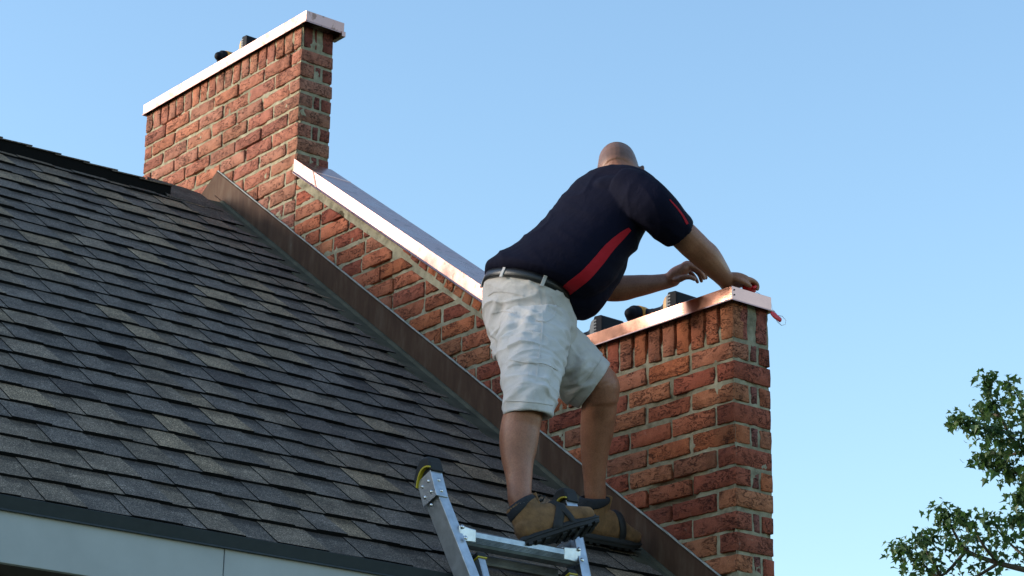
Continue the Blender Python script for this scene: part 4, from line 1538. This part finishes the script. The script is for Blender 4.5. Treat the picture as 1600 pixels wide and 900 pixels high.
# ------------------------------------------------------------------ cordless drivers
def driver(name, label, x, y, z, rot=0.0, group='cordless drivers lying on the copper caps', yellow=True, battery_h=.080, tilt=0.0):
    root = empty(name, label, 'power drill', group)
    Mx = Matrix.Translation(V(x, y, z)) @ Matrix.Rotation(rot, 4, 'Z')
    def T(a, b, c): return Mx @ V(a, b, c)
    # battery pack: wedge-topped block at the near (-y) end
    mb = MB()
    hb = battery_h
    a0, a1 = -.045, .070
    pr = [(0, 0), (.006, -.0), (.062, 0), (.062, hb * .93), (.050, hb), (.016, hb * .96), (0, hb * .62)]
    prof = [(.016, .004), (.020, .0), (.056, 0), (.060, .006), (.060, hb - .006), (.056, hb), (.022, hb - .002), (.016, hb - .010)]
    mb.rings([[T(a0, b, c) for b, c in prof], [T(a1, b, c) for b, c in prof]])
    bat = mb.build('battery', M['plastic'], root, bevel=.003)
    mb = MB()
    for i in range(5):
        mb.box((-.0465, .045, .016 + i * .012), (-.0445, .058, .022 + i * .012), 0, Mx)
    mb.build('battery_ribs', M['greyplastic'], bat)
    # shoe the battery slides into, coloured stripe
    mb = MB()
    prof = [(.0605, .004), (.078, .006), (.088, .018), (.088, .052), (.080, hb - .014), (.0605, hb - .004)]
    mb.rings([[T(-.040, b, c) for b, c in prof], [T(.036, b, c) for b, c in prof]])
    mb.build('battery_shoe', M['orange'] if yellow else M['greyplastic'], root, bevel=.003)
    mb = MB()
    mb.box((-.0425, .0610, .012), (-.0385, .0690, hb - .012), 0, Mx)
    mb.build('latch', M['greyplastic'], root, bevel=.001)
    # grip
    mb = MB()
    limb(mb, [(T(0, .080, .036), .026, .024), (T(0, .105, .035), .019, .021), (T(0, .150, .034), .017, .020), (T(0, .185, .035), .019, .022), (T(0, .210, .038), .024, .026)], ref=(1, 0, 0), n=16)
    me = mb.mesh('grip', [M['plastic']]); link('grip', me, None, root, True)
    mb = MB()
    for i in range(3):
        y_ = .098 + i * .008
        mb.tube([T(-.020 * math.cos(t_) * 1.12, y_, .035 + .0215 * math.sin(t_) * 1.1) for t_ in [math.pi * q / 8 - math.pi / 2 for q in range(-2, 11)]], .0016, 6)
    mb.build('grip_ribs', M['greyplastic'], root)
    # motor body across the grip, chuck away from the camera
    mb = MB()
    limb(mb, [(T(-.060, .232, .037), .022, .022), (T(-.050, .232, .037), .032, .033), (T(-.015, .232, .037), .035, .036), (T(.04, .232, .037), .034, .035), (T(.075, .232, .037), .026, .027)], ref=(0, 1, 0), n=22)
    me = mb.mesh('motor_body', [M['plastic']]); hd = link('motor_body', me, None, root, True)
    mb = MB()
    mb.rings([[T(xx, .232 + r_ * math.cos(t_), .037 + r_ * math.sin(t_)) for t_ in [2 * math.pi * q / 22 for q in range(22)]] for xx, r_ in ((-.030, .0345), (-.030, .0372), (.002, .0385), (.002, .035))])
    mb.build('body_band', M['orange'], hd, True)
    mb = MB()
    mb.tube([T(.075, .232, .037), T(.085, .232, .037), T(.120, .232, .037), T(.124, .232, .037), T(.160, .232, .037)], [.024, .022, .016, .004, .003], 14)
    mb.build('chuck', M['greyplastic'], hd, True)
    mb = MB(); mb.box((-.004, .176, .014), (.020, .192, .058), 0, Mx); mb.build('trigger', M['plastic'], root, bevel=.003)
    return root
driver('cordless_driver', 'black and amber cordless driver lying on the pier cap under the raised hand', .080, .305, .1825, 0.05)
driver('cordless_driver', 'black cordless driver on the pier cap half hidden behind the shirt', .075, .700, .1825, 0.03, yellow=False, battery_h=.085)
driver('cordless_driver', 'small black and yellow cordless driver on top of the tall chimney', .060, 3.265, 2.2155, 0.02, battery_h=.085)

# ------------------------------------------------------------------ red chalk line
reel = empty('chalk_line', 'red chalk line reel held on the pier cap with its hook dangling at the edge', 'chalk line')
mb = MB()
limb(mb, [(V(.060, -.004, .194), .014, .010), (V(.080, -.002, .196), .018, .013), (V(.098, .0, .194), .013, .011)], ref=(0, 1, 0), n=14)
mb.build('case', M['redplastic'], reel, True)
mb = MB()
limb(mb, [(V(.078, -.022, .192), .006, .005), (V(.088, -.022, .198), .007, .006), (V(.096, -.018, .194), .005, .005)], ref=(0, 1, 0), n=10)
mb.build('crank', M['redplastic'], reel, True)
mb = MB()
mb.tube([V(.10, .0, .194), V(.15, .0, .1835), V(.1745, .0, .1825), V(.1795, -.004, .176), V(.182, -.010, .14), V(.182, -.030, .118)], .0009, 5)
mb.build('string', M['steel'], reel)
mb = MB()
p0, p1 = V(.160, -.026, .118), V(.198, -.030, .100)
limb(mb, [(p0, .009, .003), (p0.lerp(p1, .4), .013, .0045), (p0.lerp(p1, .7), .011, .0045), (p1, .010, .006)], ref=(0, .2, 1), n=12)
mb.build('hook_tab', M['redplastic'], reel, True)
mb = MB()
q0 = p0.lerp(p1, .75)
ax_, az_ = (p1 - p0).normalized(), V(0, 0, 1)
mb.tube([q0 + V(0, 0, .010), q0 + V(.018, -.004, .010), q0 + V(.034, -.006, -.002), q0 + V(.030, -.006, -.018), q0 + V(.014, -.003, -.024), q0 + V(-.002, 0, -.014), q0 + V(-.012, 0, -.004)], .0012, 6)
mb.build('wire_loop', M['steel'], reel, True)

# ------------------------------------------------------------------ maple tree
tree = empty('maple_tree', 'green maple tree reaching in from the lower right corner', 'tree')
TD = 27.0
def TP(u, v, dd=0): return P(u, v, TD + dd)
rnd = random.Random(11)
base = TP(1905, 900); base.z = GROUND
fork = TP(1885, 1150)
mb = MB()
mb.tube([base, base.lerp(fork, .5) + V(.1, 0, 0), fork, TP(1860, 900, .5), TP(1850, 640, .8), TP(1840, 420, .6)], [.32, .26, .22, .17, .11, .05], 14)
mb.build('trunk', M['bark'], tree, True)
limbs_px = [
    [(1866, 930, 0), (1760, 830, .2), (1690, 770, .2), (1640, 735, .1), (1603, 705, .1), (1585, 690, 0), (1562, 650, .1), (1548, 615, 0), (1541, 583, 0)],
    [(1603, 705, .1), (1570, 712, .2), (1545, 706, .3), (1528, 715, .3)],
    [(1585, 690, 0), (1565, 672, -.2), (1535, 668, -.3), (1510, 655, -.3), (1488, 652, -.3)],
    [(1562, 650, .1), (1545, 645, .3), (1530, 632, .3)],
    [(1690, 770, .2), (1650, 700, -.3), (1615, 660, -.3), (1590, 620, -.3), (1574, 592, -.3)],
    [(1640, 735, .1), (1600, 742, .1), (1575, 735, .2), (1562, 722, .2)],
    [(1720, 800, .2), (1650, 775, -.2), (1610, 768, -.2), (1590, 772, -.2)],
    [(1870, 960, 0), (1740, 930, -.2), (1640, 900, -.2), (1560, 880, -.1), (1510, 860, 0), (1490, 830, 0), (1478, 805, 0), (1466, 790, 0)],
    [(1510, 860, 0), (1470, 900, 0), (1440, 880, .1), (1415, 865, .1), (1402, 850, .1)],
    [(1470, 900, 0), (1450, 865, -.2), (1440, 845, -.2), (1441, 832, -.2)],
    [(1640, 900, -.2), (1590, 860, .3), (1560, 830, .3), (1545, 800, .3)],
    [(1640, 900, -.2), (1630, 850, -.3), (1600, 815, -.3), (1588, 803, -.3)],
    [(1740, 930, -.2), (1670, 850, .4), (1630, 810, .4), (1615, 790, .4)],
    [(1560, 880, -.1), (1535, 850, -.3), (1520, 820, -.3), (1503, 800, -.3)],
    [(1560, 880, -.1), (1500, 915, .2), (1450, 925, .3), (1420, 915, .2)],
    [(1640, 735, .1), (1640, 660, .4), (1625, 610, .4), (1618, 560, .4)],
    [(1850, 640, .8), (1760, 560, .3), (1700, 480, .3), (1660, 430, .3)],
    [(1850, 700, .8), (1960, 600, .3), (2020, 500, .3)], [(1850, 800, .8), (1990, 740, -.3), (2080, 700, -.3)], [(1845, 500, .8), (1880, 400, .3), (1870, 300, .3)],
]
_tr = [base.lerp(fork, .5), fork, TP(1860, 900, .5), TP(1850, 640, .8), TP(1840, 420, .6)]
for _i in range(64):
    t_ = rnd.uniform(.9, 3.98); i_ = int(t_)
    s0_ = _tr[i_].lerp(_tr[min(i_ + 1, 4)], t_ - i_)
    hgt = (t_ - .9) / 3.1
    d_ = V(rnd.gauss(0, 1), rnd.gauss(0, 1), rnd.uniform(.25, .9)).normalized()
    ln = rnd.uniform(1.2, 2.9) * (1.15 - .75 * hgt)
    e_ = s0_ + d_ * ln
    m_ = s0_ + d_ * ln * .5 + V(rnd.gauss(0, .12), rnd.gauss(0, .12), -.10)
    if proj(e_)[0] < 1720 or proj(m_)[0] < 1720: continue
    def _inv(p):
        u_, v_, z_ = proj(p); return (u_, v_, z_ - TD)
    limbs_px.append([_inv(s0_), _inv(m_), _inv(m_.lerp(e_, .5) + V(0, 0, .06)), _inv(e_)])
anchors = []
for li, L_ in enumerate(limbs_px):
    pts = [TP(*p) for p in L_]
    S = spline([[*p] for p in pts], 5)
    S = [Vector(s_) for s_ in S]
    n_ = len(S)
    mb = MB()
    r0 = .055 if li in (0, 7) else (.02 if li < 16 else .035)
    mb.tube(S, [r0 * (1 - i / n_) ** 1.3 + .0035 for i in range(n_)], 7)
    mb.build('branch', M['bark'], tree, True)
    for i, s_ in enumerate(S):
        if i / n_ > (.45 if li in (0, 7) else .2):
            anchors.append((s_, i / n_))
def leaf_mesh(k_):
    r_ = random.Random(k_)
    # five-lobed maple outline, folded along the midrib
    out = [(0, -.02), (.16, .05), (.42, .02), (.34, .22), (.52, .46), (.28, .42), (.20, .52), (0, 1.0), (-.20, .52), (-.28, .42), (-.52, .46), (-.34, .22), (-.42, .02), (-.16, .05)]
    vs = [(0, .35, .0)]
    cup = r_.uniform(.15, .5)
    for x, y in out:
        vs.append((x * r_.uniform(.9, 1.1), y * r_.uniform(.92, 1.08), abs(x) * cup - (y - .3) ** 2 * r_.uniform(.1, .5)))
    n_ = len(out)
    return vs, [(0, 1 + i, 1 + (i + 1) % n_) for i in range(n_)]
LM = [leaf_mesh(i) for i in range(5)]
lm_me = []
for vs, fs in LM:
    me = bpy.data.meshes.new('leaf'); me.from_pydata(vs, [], fs); me.materials.append(M['leaf']); lm_me.append(me)
leaves = []
for s_, t_ in anchors:
    u, v, d = proj(s_)
    inview = u < 1640 and v < 940
    cnt = rnd.choice((8, 10, 12, 13)) if inview else rnd.choice((9, 12, 15))
    for _ in range(cnt):
        sp = .065 if t_ > .8 else .11
        if v > 830 and u > 1450: sp = .19
        if not inview: sp = .30
        cl = lambda q: max(-1.7 * sp, min(1.7 * sp, q))
        p = s_ + V(cl(rnd.gauss(0, sp)), cl(rnd.gauss(0, sp)), cl(rnd.gauss(-.03, sp * .75)))
        pu, pv, _z = proj(p)
        if pu < 1615 and pv < 572: continue
        sz = rnd.uniform(.06, .125) * (1 if inview else 1.5)
        # leaves hang: tip outwards and down
        d_ = V(rnd.uniform(-1, 1), rnd.uniform(-1, 1), rnd.uniform(-1.3, .15)).normalized()
        up_ = V(rnd.uniform(-.7, .7), rnd.uniform(-.7, .7), 1)
        x_ = d_.cross(up_).normalized(); z_ = x_.cross(d_)
        leaves.append((p, Matrix((x_, d_, z_)).transposed() * sz, rnd.randrange(5), u, v))
mb = MB(); single = 0
cand = sorted(range(len(leaves)), key=lambda i: (leaves[i][3] + .4 * abs(leaves[i][4] - 760)))
solo = set(i for i in cand if leaves[i][3] < 1605 and leaves[i][4] < 905)
solo = set(list(sorted(solo, key=lambda i: -leaves[i][1].col[1].length))[:290])
for i, (p, R_, k_, u, v) in enumerate(leaves):
    if i in solo:
        o = bpy.data.objects.new('leaf', lm_me[k_]); COL.objects.link(o); o.parent = tree
        o.matrix_world = Matrix.Translation(p) @ R_.to_4x4()
    else:
        mb.add([p + R_ @ V(*q) for q in LM[k_][0]], LM[k_][1])
o = mb.build('foliage', M['leaf'], tree); o['kind'] = 'stuff'
